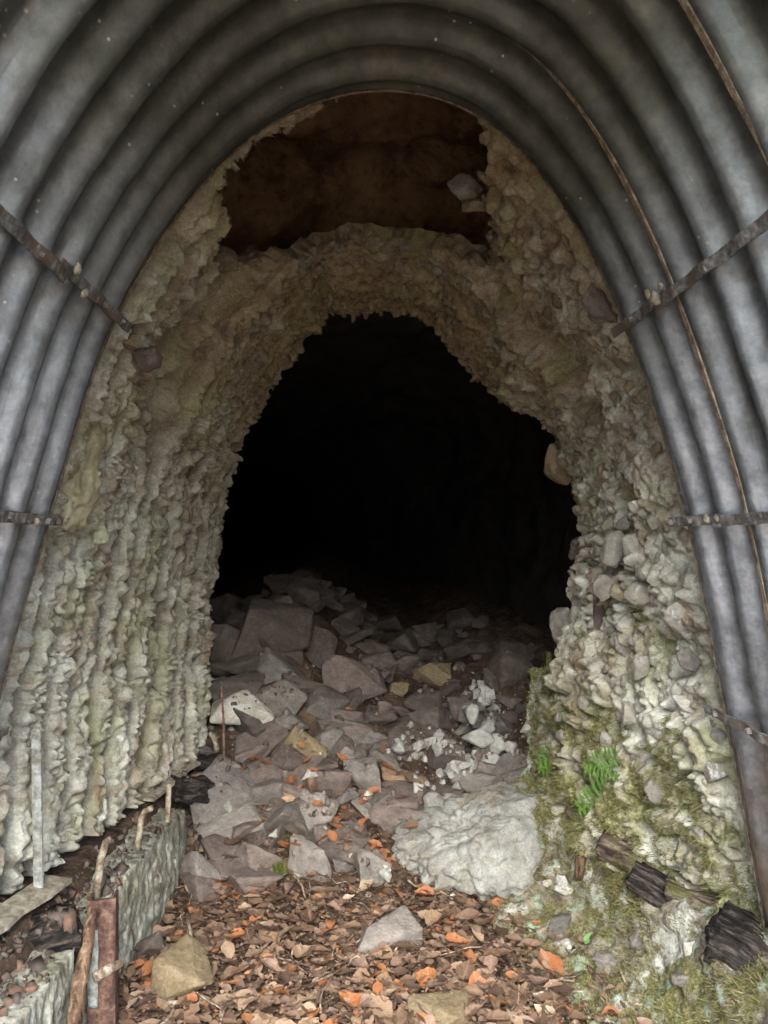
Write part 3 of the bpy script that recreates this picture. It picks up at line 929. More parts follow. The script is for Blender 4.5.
# ragged foot on the left, standing just above the footing
gone |= (x < 0) & (P[:, 2] < 0.345 + 0.015 * fbm(P, 0.1, 117, 2) - 0.012 * (pebE - 0.3))
Fq = grid_faces(NS, NT)
keep = ~gone[Fq].any(1)
Fq = Fq[keep]
used = np.unique(Fq); remap = -np.ones(len(P), int); remap[used] = np.arange(len(used))
Fq = remap[Fq]
Pk, Nk = P[used], N[used]
# thickness: extrude the boundary outwards with rough steps
e = np.concatenate([Fq[:, [0, 1]], Fq[:, [1, 2]], Fq[:, [2, 3]], Fq[:, [3, 0]]])
key = np.sort(e, 1); code = key[:, 0].astype(np.int64) * 10000000 + key[:, 1]
uq, inv, cnt = np.unique(code, return_inverse=True, return_counts=True)
be = e[cnt[inv] == 1]
bv = np.unique(be)
rows_v = [bv]
allP, allN = [Pk], [Nk]
bmap = -np.ones(len(Pk), int); bmap[bv] = np.arange(len(bv))
cur = Pk[bv].copy(); faces = [Fq]; prev = bv
total = len(Pk)
xcell, xst = [], []
ea, eb = bmap[be[:, 0]], bmap[be[:, 1]]
deg = np.bincount(np.r_[ea, eb], minlength=len(bv)).astype(float)[:, None]
NB = Nk[bv].copy()
def relax(A):
    S = np.zeros_like(A)
    np.add.at(S, ea, A[eb]); np.add.at(S, eb, A[ea])
    return 0.35 * A + 0.65 * S / np.maximum(deg, 1)
for step in range(6):
    hi = sstep(1.9, 2.05, Pk[bv][:, 2:3])
    cur = cur - NB * (0.007 + 0.006 * hi) + np.array([0, 1.0, 0.0]) * (0.012 - 0.010 * hi)
    for _ in range(3):
        cur = relax(cur)
    f1, f2, fc = worley(cur, 0.040, 121)
    xcell.append(fc); xst.append(sstep(0.6, 0.4, f1))
    q = cur + np.stack([fbm(cur, 0.07, 123 + k, 3) for k in range(3)], 1) * 0.014 + np.array([0, -1, 0]) * ((0.6 - f1) * 0.034)[:, None]
    ids = np.arange(total, total + len(bv))
    faces.append(np.stack([prev[eb], prev[ea], ids[ea], ids[eb]], 1) if step else np.stack([bv[eb], bv[ea], ids[ea], ids[eb]], 1))
    allP.append(q); prev = ids; total += len(bv)
PV = np.concatenate(allP); FV = np.concatenate(faces)
reps = 6
def ext(a):
    a = a[used]
    return np.concatenate([a] + [a[bv]] * reps)
carch = empty('broken_concrete_arch', (0.09, 2.3, 0.0))
tag(carch, 'rough pebbly concrete arch with a broken crown beyond the corrugated steel', 'arch')
conc_me = mesh('concrete_shell', PV - np.array(carch.location), FV, False, None,
               {'crest': np.concatenate([(groove * crest * np.clip(knob * 1.2, 0, 1))[used], np.zeros(len(bv) * reps)]), 'cell': np.concatenate([ca[used]] + xcell), 'stone': np.concatenate([stone[used]] + xst), 'groove': np.concatenate([(groove * (1 - broken))[used], np.zeros(len(bv) * reps)])})
conc = link('concrete_shell', conc_me, CONC, carch)

# pebbles that stand out of the concrete, each its own piece
PEB = [facet_rock('pebble', 300 + k, 2 if k % 2 else 3, 16, 0.05, 0.75) for k in range(10)]
for pm in PEB:
    pm.polygons.foreach_set('use_smooth', np.ones(len(pm.polygons), dtype=bool))
    pm.materials.append(ROCK['pebble'])
PEBP = []
for pm in PEB:
    c = pm.copy(); c.materials.clear(); c.materials.append(ROCK['palepebble']); PEBP.append(c)
ku, kv = project(Pk)
xk, yk, zk = Pk.T
onrim = np.zeros(len(Pk), bool); onrim[bv] = True
w = np.where(xk > 0.15, 1.0, 0.10) * sstep(1.72, 1.78, yk) * np.where(zk < 0.55, 0.3, 1.0)
w = w * np.where((xk > 0.4) & (zk < 1.55) & (zk > 1.1), 2.2, 1.0)
w = np.where(onrim & (yk > 1.75) & (zk > 0.6), 16.0, w)
w = np.where(onrim & (yk > 1.75) & (zk > 1.95) & (yk < 2.85), 70.0, w)
w = np.where(onrim & (yk > 2.85), 0.0, w)
w = w * ((ku > 0) & (ku < 768))
pick = rng.choice(len(Pk), 290, replace=False, p=w / w.sum())
for k in pick:
    pale = (zk[k] < 1.35) or random.random() < 0.2
    o = link('pebble', random.choice(PEBP if pale else PEB), None, carch)
    r = random.choice([0.009, 0.011, 0.013, 0.015, 0.017, 0.019, 0.024]) * (1.0 if xk[k] > 0.15 else 0.8)
    if onrim[k] and zk[k] > 1.9: r *= 1.2
    nrm = Vector(Nk[k])
    m = frame_matrix(Vector(Pk[k]) - carch.location + nrm * (r * (-0.25 if onrim[k] else 0.1)), nrm.orthogonal(), nrm) @ Matrix.Rotation(random.uniform(0, 6.28), 4, 'Z') @ Matrix.Rotation(random.uniform(-.5, .5), 4, 'X')
    o.matrix_local = m @ Matrix.Diagonal((r * random.uniform(0.9, 1.5), r * random.uniform(0.8, 1.1), r * random.uniform(0.7, 1.0), 1))

def stone_on_wall(u, v, Y, wpx, hpx, matk, seed, name='wall_stone', rot=0.0, depth=0.8, flat=1.0):
    me = facet_rock(name, seed, 4, 24, 0.09, 1.0); me.polygons.foreach_set('use_smooth', np.ones(len(me.polygons), dtype=bool)); me.materials.append(ROCK[matk])
    s = Y / FPX
    o = link(name, me, None, carch)
    o.matrix_local = Matrix.Translation(px(u, v, Y) - carch.location) @ Matrix.Rotation(rot, 4, 'Y') @ Matrix.Diagonal((wpx * s / 2, wpx * s / 2 * depth, hpx * s / 2, 1))
    return o
stone_on_wall(560, 466, 2.68, 34, 50, 'pebble', 431, rot=-0.25)
stone_on_wall(466, 188, 2.02, 40, 30, 'palepebble', 402, rot=0.5)
stone_on_wall(478, 206, 2.0, 34, 18, 'pebble', 403, rot=-0.1)
stone_on_wall(470, 262, 2.5, 24, 22, 'dark', 404)
stone_on_wall(568, 246, 1.80, 26, 34, 'ochre', 405, rot=0.4)
stone_on_wall(598, 300, 1.77, 34, 62, 'brown', 406, rot=-0.45, depth=0.45)
stone_on_wall(558, 212, 1.80, 20, 24, 'pebble', 407)
stone_on_wall(645, 512, 1.92, 20, 20, 'palepebble', 408)
stone_on_wall(638, 508, 1.95, 22, 16, 'limed', 409)
stone_on_wall(655, 520, 1.88, 24, 22, 'palepebble', 410, rot=0.3)
stone_on_wall(612, 548, 2.1, 26, 40, 'palepebble', 411, rot=0.2)
stone_on_wall(634, 553, 2.0, 30, 40, 'palepebble', 412, rot=-0.5)
stone_on_wall(605, 585, 2.15, 30, 34, 'palepebble', 413, rot=0.2)
stone_on_wall(640, 590, 2.0, 34, 30, 'palepebble', 414, rot=-0.2)
stone_on_wall(683, 620, 1.84, 40, 52, 'limed', 415, rot=-0.5)
stone_on_wall(620, 646, 2.15, 14, 28, 'palepebble', 416, rot=-0.4, depth=0.5)
stone_on_wall(690, 660, 1.80, 26, 34, 'grey', 417, rot=-0.6, depth=0.5)
stone_on_wall(640, 668, 2.0, 22, 26, 'palepebble', 418)
stone_on_wall(562, 624, 2.60, 34, 52, 'grey', 419, rot=0.2)
stone_on_wall(580, 545, 2.64, 22, 34, 'brown', 420, rot=0.3)
stone_on_wall(627, 712, 2.05, 18, 26, 'palepebble', 421)
stone_on_wall(600, 600, 2.3, 20, 60, 'brown', 422, rot=0.1)
stone_on_wall(150, 358, 1.86, 34, 26, 'brown', 423)
stone_on_wall(222, 258, 2.1, 40, 34, 'pebble', 424)
stone_on_wall(250, 262, 2.4, 44, 34, 'brown', 425)
stone_on_wall(130, 340, 1.84, 26, 20, 'pebble', 427)

sk = mat_rock('yellowish_concrete_skin', (0.13, 0.112, 0.068), (0.235, 0.21, 0.135), (0.33, 0.305, 0.215))
pa, pb = px(62, 528, 1.82), px(104, 392, 1.86)
me = rough_block('skin_slab', (0.085, 0.03, (pb - pa).length), res=0.005, amp=0.018, seed=77, roundness=0.3, pebble=0.024)
o = link('skin_slab', me, sk, carch)
o.matrix_local = frame_matrix((pa + pb) / 2 - carch.location, Vector((1, -0.25, -0.1)), pb - pa)
o['label'] = 'yellowish smooth slab of concrete skin next to the metal edge'

# pale steel strip standing on the left wall, and the limed flange under it
p0, p1 = px(38, 728, 1.86), px(37, 897, 1.84)
strip = bar_mesh('steel_strip', (0.020, 0.012, (p0 - p1).length), 0.002)
o = link('steel_strip', strip, PALE); o.matrix_world = frame_matrix((p0 + p1) / 2, (0, -1, 0), p0 - p1)
tag(o, 'pale narrow steel strip standing upright against the foot of the ribbed left wall', 'steel strip')
def flange(pts, label, wid, name='steel_flange'):
    V, F = [], []
    n = len(pts)
    for k, (u, v, Y) in enumerate(pts):
        p = px(u, v, Y)
        jx = 0.006 * math.sin(k * 2.3)
        for dx, dz in ((0.012 + jx, -0.006), (0.012 + jx, 0.004), (-wid, 0.014), (-wid, 0.002)):
            V.append((p.x + dx, p.y, p.z + dz))
    for k in range(n - 1):
        for q in range(4):
            F.append([k * 4 + q, k * 4 + (q + 1) % 4, (k + 1) * 4 + (q + 1) % 4, (k + 1) * 4 + q])
    F += [[3, 2, 1, 0], [(n - 1) * 4 + q for q in range(4)]]
    o = link(name, mesh(name, V, F, False), FLANGE)
    tag(o, label, 'flange')
    return o
flange([(-30, 948, 1.62), (0, 927, 1.69), (20, 913, 1.75), (44, 896, 1.82), (66, 880, 1.92)], 'pale limed steel flange along the foot of the left wall near the picture edge', 0.05)
flange([(150, 800, 2.55), (170, 783, 2.70), (188, 769, 2.86), (210, 756, 3.0)], 'pale limed steel flange at the far foot of the ribbed left wall', 0.06)

# ---------------------------------------------------------------- left footings
def block_at(name, cx, cy, cz, dims, mat, rot=(0, 0, 0), parent=None, **kw):
    me = rough_block(name, dims, **kw)
    o = link(name, me, mat, parent)
    o.location = (cx, cy, cz); o.rotation_euler = rot
    return o
FOOTM = M('flaking_footing_concrete', 0.92, 0.2)
_st = FOOTM.stretch((1, 1, 0.7))
_n1 = FOOTM.noise(22, 6, 0.65, vec=_st); _n2 = FOOTM.noise(5, 5, 0.6)
_c = FOOTM.ramp(_n1, [(0.3, (0.14, 0.13, 0.10)), (0.5, (0.28, 0.28, 0.235)), (0.8, (0.46, 0.47, 0.42))])
_c = FOOTM.mix(FOOTM.ramp(_n2, [(0.5, 0.0), (0.75, 0.45)]), _c, (0.20, 0.20, 0.12))
_c = FOOTM.mix(1.0, _c, FOOTM.ramp(FOOTM.noise(130, 4, 0.75), [(0.05, 0.6), (0.95, 1.5)]), 'MULTIPLY')
FOOTM.color(_c); FOOTM.bump(_n1, 0.6, 0.008); FOOTM.bump(FOOTM.noise(90, 4, 0.7), 0.5, 0.004)
FOOTM = FOOTM.m
o = block_at('concrete_footing', -0.73, 2.27, 0.125, (0.36, 0.74, 0.33), FOOTM, (0, 0, R(-5)), res=0.006, amp=0.015, seed=3, roundness=0.09, grain=(1, 0.7, 1.6), pebble=0.022)
tag(o, 'greenish grey concrete footing block behind the rusty post at the left', 'footing')
o = block_at('concrete_footing', -0.80, 1.42, 0.115, (0.40, 0.72, 0.32), FOOTM, (0, 0, R(-3)), res=0.006, amp=0.015, seed=8, roundness=0.09, grain=(1, 0.7, 1.6), pebble=0.030)
tag(o, 'pale lumpy concrete footing block in the lower left corner, before the rusty post', 'footing')
# soil lying on the footings under the wall
nx, ny = 60, 260
xs = np.linspace(-1.0, -0.545, nx); ys = np.linspace(1.15, 3.05, ny)
X, Y = np.meshgrid(xs, ys, indexing='ij')
P = np.stack([X, Y, np.zeros_like(X)], -1).reshape(-1, 3)
edge = sstep(0.0, -0.10, P[:, 0] - (-0.600 + (P[:, 1] - 1.9) * 0.086) - 0.02 * fbm(P, 0.1, 5, 2))
P[:, 0] = np.minimum(P[:, 0], -0.615 + (P[:, 1] - 1.9) * 0.086 + 0.012 * fbm(P, 0.08, 6, 2))
P[:, 2] = 0.288 + edge * 0.035 + fbm(P, 0.08, 7, 4) * 0.018 + 0.05 * sstep(-0.72, -0.9, P[:, 0]) - 0.10 * (1 - edge)
tag(link('ledge_soil', mesh('ledge_soil', P, grid_faces(nx, ny)[:, ::-1]), SOIL), kind='structure')

# rusty channel post between the footings
post = empty('rusty_channel_post', (-0.553, 1.86, -0.03))
tag(post, 'rusty steel channel post with a pale zinc streak, standing between the left footings', 'post')
for dims, loc, mt in (((0.062, 0.007, 0.36), (0.0, 0.0, 0.18), RUST), ((0.007, 0.05, 0.36), (0.0275, 0.0285, 0.18), RUST), ((0.007, 0.05, 0.36), (-0.0275, 0.0285, 0.18), RUST), ((0.022, 0.004, 0.17), (-0.018, -0.0056, 0.21), PALE)):
    me = rough_block('web' if dims[0] > 0.03 else 'flange', dims, res=0.008, amp=0.0025, seed=int(loc[0] * 1000) + 50, roundness=0.0)
    o = link('web' if dims[0] > 0.03 else ('zinc_strip' if dims[2] < 0.2 else 'flange'), me, mt, post); o.location = loc
post.rotation_euler = (R(-2), R(-1), R(8))
o = tube('wooden_stake', [px(70, 1040, 1.72), px(77, 990, 1.76), px(86, 950, 1.80), px(94, 905, 1.84)], [0.022, 0.020, 0.016, 0.010], 7, STAKE)
tag(o, 'brown split wooden stake leaning beside the rusty post', 'stake')
o = tube('broken_branch', [px(94, 978, 1.74), px(108, 970, 1.76), px(124, 962, 1.79)], [0.011, 0.012, 0.009], 7, TWIGP)
tag(o, 'short pale broken branch lying across the rusty post', 'branch')

# blackened timbers on the left ledge
o = block_at('timber_block', -0.70, 1.82, 0.245, (0.20, 0.13, 0.13), CHAR, (R(4), R(-10), R(22)), res=0.010, amp=0.022, seed=12, roundness=0.3, grain=(1, 1, 0.5))
tag(o, 'blackened timber block wedged under the pale flange at lower left', 'timber')
o = block_at('timber_block', -0.80, 1.76, 0.285, (0.14, 0.24, 0.09), TIMBER, (0, R(8), R(20)), res=0.012, amp=0.020, seed=14, roundness=0.3)
tag(o, 'mossy brown timber block at the left picture edge', 'timber')
p = px(188, 788, 2.78)
o = block_at('timber_block', p.x, p.y, p.z, (0.14, 0.17, 0.075), CHAR, (R(-6), R(14), R(30)), res=0.010, amp=0.018, seed=16, roundness=0.35)
tag(o, 'dark rounded timber block under the far end of the left wall', 'timber')
p = px(212, 762, 2.98)
o = block_at('timber_block', p.x, p.y, p.z, (0.10, 0.12, 0.05), CHAR, (0, R(5), R(-20)), res=0.010, amp=0.012, seed=18, roundness=0.3)
tag(o, 'small dark timber scrap at the far corner of the left wall', 'timber')

# bent bars rising from the ledge
bars = [([(96, 900, 1.96), (98, 880, 1.96), (101, 858, 1.97), (106, 842, 1.98), (111, 838, 1.98)], 0.0095, 'curved limed bar beside the blackened block on the left ledge'),
        ([(137, 850, 2.12), (139, 835, 2.12), (141, 820, 2.13), (145, 811, 2.13), (152, 808, 2.12)], 0.0085, 'hooked limed bar in the middle of the left ledge'),
        ([(167, 822, 2.26), (168, 805, 2.27), (169, 784, 2.28)], 0.0080, 'straight rusty bar with a limed tip under the left wall'),
        ([(217, 752, 2.92), (216, 744, 2.92), (213, 736, 2.92), (209, 733, 2.92)], 0.010, 'short limed bar stub at the far end of the left wall')]
for pts, r, lab in bars:
    P3 = [px(*q) for q in pts]
    n = len(P3)
    o = tube('bent_bar', P3, [r * (1.1 - 0.25 * k / n) for k in range(n)], 8, BARM)
    tag(o, lab, 'bar', 'bent bars on the left ledge')
o = tube('thin_rod', [px(224, 756, 2.86), px(223.5, 720, 2.88), px(221, 682, 2.90)], [0.0052, 0.0045, 0.0035], 6, mat_rust('reddish_rod', ((0.10, 0.06, 0.045), (0.20, 0.125, 0.095), (0.30, 0.21, 0.165))))
tag(o, 'thin reddish rod standing upright at the far end of the left wall', 'rod')

# ---------------------------------------------------------------- mossy bank on the right
nb, nyb = 190, 260
sec = np.array([(0.44, -0.05), (0.60, 0.015), (0.70, 0.045), (0.745, 0.10), (0.785, 0.24), (0.815, 0.285), (0.90, 0.32), (0.935, 0.37), (0.935, 0.50), (0.93, 0.62), (0.96, 0.72)])
sd = np.r_[0, np.cumsum(np.linalg.norm(np.diff(sec, axis=0), axis=1))]
q = np.linspace(0, sd[-1], nb)
sx, sz = np.interp(q, sd, sec[:, 0]), np.interp(q, sd, sec[:, 1])
ys = np.linspace(1.0, 2.75, nyb)
X = sx[:, None] + np.interp(ys, [1.0, 1.75, 2.2, 2.5, 2.75], [0.05, 0.0, -0.04, -0.19, -0.29])[None]
Zb = sz[:, None] + np.zeros((1, nyb))
Zb = Zb + (np.interp(ys, [2.0, 2.3, 2.6, 2.75], [0, 0.02, 0.13, 0.2])[None]) * sstep(0.30, 0.0, sz)[:, None]
P = np.stack([X, np.broadcast_to(ys, X.shape), Zb], -1)
ds = np.gradient(P, axis=0); dt = np.gradient(P, axis=1)
Nb = np.cross(ds, dt); Nb /= np.linalg.norm(Nb, axis=-1, keepdims=True)
if Nb[..., 2].mean() < 0: Nb = -Nb
P = P.reshape(-1, 3); Nb = Nb.reshape(-1, 3)
f1, f2, _ = worley(P, 0.075, 141); g1, _, _ = worley(P, 0.028, 142)
d = fbm(P, 0.28, 143, 5, 0.55) * 0.045 + np.clip(1 - (f1 / 0.7) ** 2, 0, 1) * 0.022 + np.clip(1 - (g1 / 0.65) ** 2, 0, 1) * 0.009 - 0.01
PB = P + Nb * d[:, None]
bank = link('mossy_bank', mesh('mossy_bank', PB, grid_faces(nb, nyb)), BANKM)
tag(bank, kind='structure')

from mathutils.bvhtree import BVHTree
bvh_bank = BVHTree.FromPolygons([Vector(p) for p in PB], grid_faces(nb, nyb).tolist())
bvh_conc = BVHTree.FromPolygons([Vector(p) for p in PV], FV.tolist())
def timber(u, v, Y, dims, rot, seed, label, mat=TIMBER, amp=0.014, rnd=0.22):
    p = px(u, v, Y)
    o = block_at('timber_block', p.x, p.y, p.z, dims, mat, rot, res=0.008, amp=amp, seed=seed, roundness=rnd, grain=(2.0, 0.6, 0.35))
    return tag(o, label, 'timber', 'rotten timber ends in the right bank')
timber(634, 852, 2.13, (0.17, 0.10, 0.075), (R(6), R(14), R(-32)), 21, 'weathered grey timber end jutting from the right bank below the ferns')
timber(660, 890, 1.97, (0.15, 0.09, 0.055), (R(4), R(22), R(-36)), 22, 'dark splintered timber end in the right bank, between its neighbours', CHAR)
timber(700, 897, 1.92, (0.16, 0.12, 0.05), (R(4), R(10), R(-30)), 25, 'moss-covered timber end in the right bank below the first metal rib')
timber(748, 948, 1.70, (0.15, 0.13, 0.105), (R(6), R(20), R(-34)), 23, 'thick dark rotten timber at the foot of the metal on the right', CHAR, 0.02, 0.35)
timber(612, 818, 2.30, (0.12, 0.09, 0.022), (R(6), R(-2), R(-12)), 24, 'thin split plank lying just under the right-hand ferns')
def on_bank(u, v, out=0.015):
    d_ = ray(u, v).normalized(); h_ = bvh_bank.ray_cast(CAM, d_)
    return (h_[0] - d_ * out) if h_[0] is not None else at_floor(u, v)
o = tube('bark_stick', [on_bank(579, 878), on_bank(581, 858), on_bank(584, 832)], [0.013, 0.016, 0.010], 7, STAKE)
tag(o, 'short reddish piece of bark standing left of the weathered timber end', 'bark')
o = tube('stump_stick', [px(548, 690, 2.66), px(549, 672, 2.66), px(549, 652, 2.66)], [0.012, 0.011, 0.010], 7, TIMBER)
tag(o, 'short grey stick standing at the far foot of the right wall', 'stick')

# stones in the bank
BSTONES = [(566, 889, 26, 12, 'limed'), (548, 884, 12, 10, 'limed'), (686, 705, 34, 26, 'limed'), (712, 770, 26, 40, 'limed'), (655, 790, 30, 24, 'palepebble'), (700, 830, 34, 30, 'palepebble'),
           (560, 925, 30, 18, 'grey'), (690, 950, 16, 22, 'limed'), (605, 960, 34, 26, 'grey'), (660, 735, 20, 20, 'limed'), (680, 980, 26, 18, 'grey'), (640, 940, 22, 30, 'grey'), (574, 815, 20, 16, 'brown'), (720, 735, 20, 30, 'palepebble')]
def hit_right(u, v):
    d = ray(u, v).normalized()
    best = None
    for b in (bvh_bank, bvh_conc):
        h = b.ray_cast(CAM, d)
        if h[0] is not None and (best is None or h[3] < best[3]):
            best = h
    return best
for i, (u, v, wp, hp_, mk) in enumerate(BSTONES):
    h = hit_right(u, v)
    if h is None: continue
    me = facet_rock('bank_stone', 500 + i, 4, 22, 0.09, 1.0); me.materials.append(ROCK[mk])
    s = h[0].y / FPX / 2
    o = link('bank_stone', me)
    o.matrix_world = Matrix.Translation(h[0]) @ Matrix.Rotation(random.uniform(-.6, .6), 4, 'Y') @ Matrix.Diagonal((wp * s, wp * s * 0.8, hp_ * s, 1))
    where = 'beside the metal foot' if u > 675 else ('low down near the leaf litter' if v > 870 else 'part way up')
    tag(o, '%s stone stuck in the mossy right bank, %s' % ({'limed': 'whitish', 'palepebble': 'pale grey', 'grey': 'grey', 'brown': 'brown'}[mk], where), 'stone', 'stones in the mossy bank')

# moss fibres over the bank and lower right wall
def moss_patch(cands, norms, n, seed, hgt=0.011):
    g = np.random.default_rng(seed)
    k = g.integers(0, len(cands), n)
    p = cands[k] + g.normal(size=(n, 3)) * 0.002; nn = norms[k]
    side = g.normal(size=(n, 3)); side -= nn * (side * nn).sum(1, keepdims=True); side /= np.linalg.norm(side, axis=1, keepdims=True)
    lean = g.normal(size=(n, 3)) * 0.6
    h = g.uniform(0.4, 1.3, n)[:, None] * hgt
    w_ = g.uniform(0.0007, 0.0018, n)[:, None]
    a = p - side * w_; b = p + side * w_; t = p + (nn + lean) * h
    V = np.stack([a, b, t], 1).reshape(-1, 3)
    F = np.arange(3 * n).reshape(n, 3)
    return V, F
cand = np.concatenate([PB, Pk[(xk > 0.4) & (zk < 1.0)]]); cn = np.concatenate([Nb, Nk[(xk > 0.4) & (zk < 1.0)]])
mfield = fbm(cand, 0.16, 151, 4)
sel = mfield + 0.35 * sstep(0.9, 0.4, cand[:, 2]) > 0.26
cand, cn = cand[sel], cn[sel]
V, F = moss_patch(cand, cn, 60000, 5)
g = np.random.default_rng(8)
tone = g.uniform(0, 1, len(F))
cA, cB, cC_ = np.array([0.10, 0.125, 0.026]), np.array([0.20, 0.20, 0.07]), np.array([0.29, 0.24, 0.15])
colr = np.where(tone[:, None] < 0.5, cA + (cB - cA) * (tone[:, None] * 2), cB + (cC_ - cB) * (tone[:, None] * 2 - 1))
mo = link('moss', mesh('moss', V, F, False, np.repeat(colr, 3, 0)), MOSS)
tag(mo, 'thin olive and straw coloured moss growing over the right bank', 'moss', kind='stuff')

# ---------------------------------------------------------------- rocks of the rubble slope
RID = [1000]
def rock(u, v, w, h, mk, label, group=None, sub=4, name='rock', rz=None, tilt=0.0, depth=0.85, z_up=0.0, cat='rock'):
    RID[0] += 1
    me = hull_rock(name, RID[0], 13, 4, 0.028); me.materials.append(ROCK[mk] if mk in ROCK else WHITE)
    f = at_floor(u, min(v + 0.42 * h, 1400))
    s = f.y / FPX / 2
    c = px(u, v, f.y + w * s * depth * 0.45)
    o = link(name, me)
    o.matrix_world = Matrix.Translation(c + Vector((0, 0, z_up))) @ Matrix.Rotation(tilt, 4, 'Y') @ Matrix.Rotation(R(18), 4, 'X') @ Matrix.Diagonal((w * s * 1.08, w * s * depth, h * s * 1.12, 1))
    return tag(o, label, cat, group)
rubble = 'rocks of the rubble slope'
rock(284, 667, 50, 32, 'grey', 'flat-topped grey brown rock high on the rubble, lit in front of darker rocks', rubble, tilt=0.25)
rock(352, 673, 54, 56, 'brown', 'large purple brown angular rock standing right of the lit flat-topped one', rubble, tilt=-0.3)
rock(280, 697, 44, 40, 'grey', 'grey wedge-shaped rock below the flat-topped rock', rubble, tilt=0.5)
rock(324, 706, 42, 32, 'grey', 'squarish grey rock in the middle of the rubble slope', rubble, tilt=0.3)
rock(243, 714, 58, 46, 'limed', 'whitish limed block beside the thin upright rod', rubble, tilt=-0.2)
rock(354, 701, 22, 20, 'white', 'small white stone under the large purple brown rock', rubble, 3)
rock(262, 743, 56, 28, 'brown', 'brown wedge-shaped slab below the whitish limed block', rubble, tilt=-0.35)
rock(295, 764, 48, 44, 'ochre', 'yellowish pointed stone in the middle of the rubble', rubble, tilt=0.6)
rock(336, 748, 50, 30, 'spotted', 'broad grey brown rock right of the yellowish stone', rubble)
rock(366, 742, 34, 30, 'brown', 'brown rock behind the broad grey brown one', rubble)
rock(228, 795, 64, 56, 'spotted', 'big grey slab with a greenish edge beside the left footing', rubble, tilt=-0.2)
rock(285, 803, 46, 32, 'rust', 'pinkish rust-stained rock in front of the yellowish stone', rubble)
rock(317, 815, 38, 40, 'spotted', 'pale brown upright slab in front of the rubble slope', rubble, tilt=0.2)
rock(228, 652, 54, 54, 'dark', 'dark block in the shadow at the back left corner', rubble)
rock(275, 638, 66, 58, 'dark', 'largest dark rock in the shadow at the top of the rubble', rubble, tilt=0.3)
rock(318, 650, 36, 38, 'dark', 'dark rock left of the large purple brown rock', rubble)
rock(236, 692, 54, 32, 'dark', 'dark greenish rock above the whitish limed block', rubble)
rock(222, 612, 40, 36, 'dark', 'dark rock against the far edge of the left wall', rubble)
rock(432, 673, 32, 26, 'ochre', 'dim ochre stone alone in the shade of the tunnel', rubble, tilt=0.4)
rock(399, 690, 18, 14, 'ochre', 'small ochre stone in the shade left of the lone ochre stone', rubble, 3)
rock(405, 780, 46, 34, 'rust', 'pinkish brown rock behind the white boulder to its left', rubble, tilt=-0.2)
rock(362, 783, 36, 38, 'grey', 'grey slab standing right of the orange leaf on the rubble', rubble)
rock(386, 764, 40, 28, 'grey', 'greenish grey rock left of the white gravel', rubble, tilt=0.4)
rock(268, 777, 40, 32, 'brown', 'brown rock left of the yellowish stone', rubble)
rock(334, 784, 34, 36, 'brown', 'purplish rock below the broad grey brown one', rubble)
rock(420, 737, 74, 24, 'brown', 'long dark slab lying flat above the white gravel', rubble)
rock(395, 806, 66, 34, 'brown', 'brown slab sloping down behind the left end of the white boulder', rubble, tilt=-0.35)
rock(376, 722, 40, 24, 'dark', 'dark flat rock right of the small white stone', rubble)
rock(310, 862, 40, 42, 'spotted', 'grey rock half buried in leaves left of the white boulder', rubble)
rock(372, 868, 34, 44, 'grey', 'grey stone half buried at the left foot of the white boulder', rubble)
rock(186, 976, 58, 52, 'ochre', 'flat ochre stone in the leaves at lower left', rubble, depth=1.1)
rock(340, 838, 50, 30, 'brown', 'brown rock sunk in leaves behind the grey ones', rubble)
rock(258, 838, 34, 22, 'brown', 'brown stone in the leaves in front of the big grey slab', rubble)
rock(472, 716, 28, 26, 'grey', 'grey angular rock among the white lumps', rubble)
rock(446, 762, 34, 34, 'brown', 'dark brown rock left of the white-crusted column', rubble)
rock(440, 1016, 60, 34, 'ochre', 'brown flat stone at the bottom edge of the picture', rubble)
rock(390, 938, 60, 36, 'spotted', 'grey stone lying flush in the litter before the white boulder', rubble)
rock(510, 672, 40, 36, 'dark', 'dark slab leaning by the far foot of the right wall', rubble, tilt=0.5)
rock(150, 950, 26, 30, 'dark', 'dark stone between the footing and the flat ochre stone', rubble)

# white-crusted column piece and white boulder
col = empty('limed_column_piece')
hp = at_floor(482, 783); Yc = hp.y + 0.03
col.location = hp
tag(col, 'white-crusted lump with a brown core standing behind the white boulder', 'rock')
for i, (u, v, w, h, mk) in enumerate([(470, 768, 24, 40, 'w'), (492, 768, 24, 34, 'w'), (482, 762, 22, 52, 'rust'), (478, 738, 34, 22, 'w'), (496, 744, 20, 22, 'w'), (487, 726, 20, 16, 'w'), (500, 762, 16, 16, 'w'), (466, 782, 18, 16, 'w'), (474, 714, 18, 22, 'w'), (482, 700, 16, 18, 'w'), (508, 748, 18, 18, 'w'), (460, 756, 16, 18, 'w')]):
    me = facet_rock('lump', 700 + i, 3, 18, 0.08); me.materials.append(GRAVM if mk == 'w' else ROCK['brown'])
    o = link('lump', me, None, col); s = Yc / FPX / 2
    o.matrix_local = Matrix.Translation(px(u, v, Yc + (0.02 if mk != 'w' else 0)) - Vector(hp)) @ Matrix.Diagonal((w * s, w * s, h * s, 1))
D, F = ICO[6]
nr = np.array([(-0.52, -0.26, 0.82), (0.30, -0.10, 0.95), (0.93, -0.1, 0.35), (-0.75, -0.3, 0.55), (0, -1, 0.35), (-0.9, -0.4, -0.1), (0.75, -0.65, 0.05), (0.1, 0.9, 0.5), (0, 0, -1), (0.35, -0.75, 0.55), (-0.45, -0.85, 0.2)], float)
nr /= np.linalg.norm(nr, axis=1, keepdims=True)
dv = np.array([0.50, 0.92, 0.88, 0.80, 0.86, 0.95, 0.90, 0.9, 0.6, 0.84, 0.90])
dots = D @ nr.T
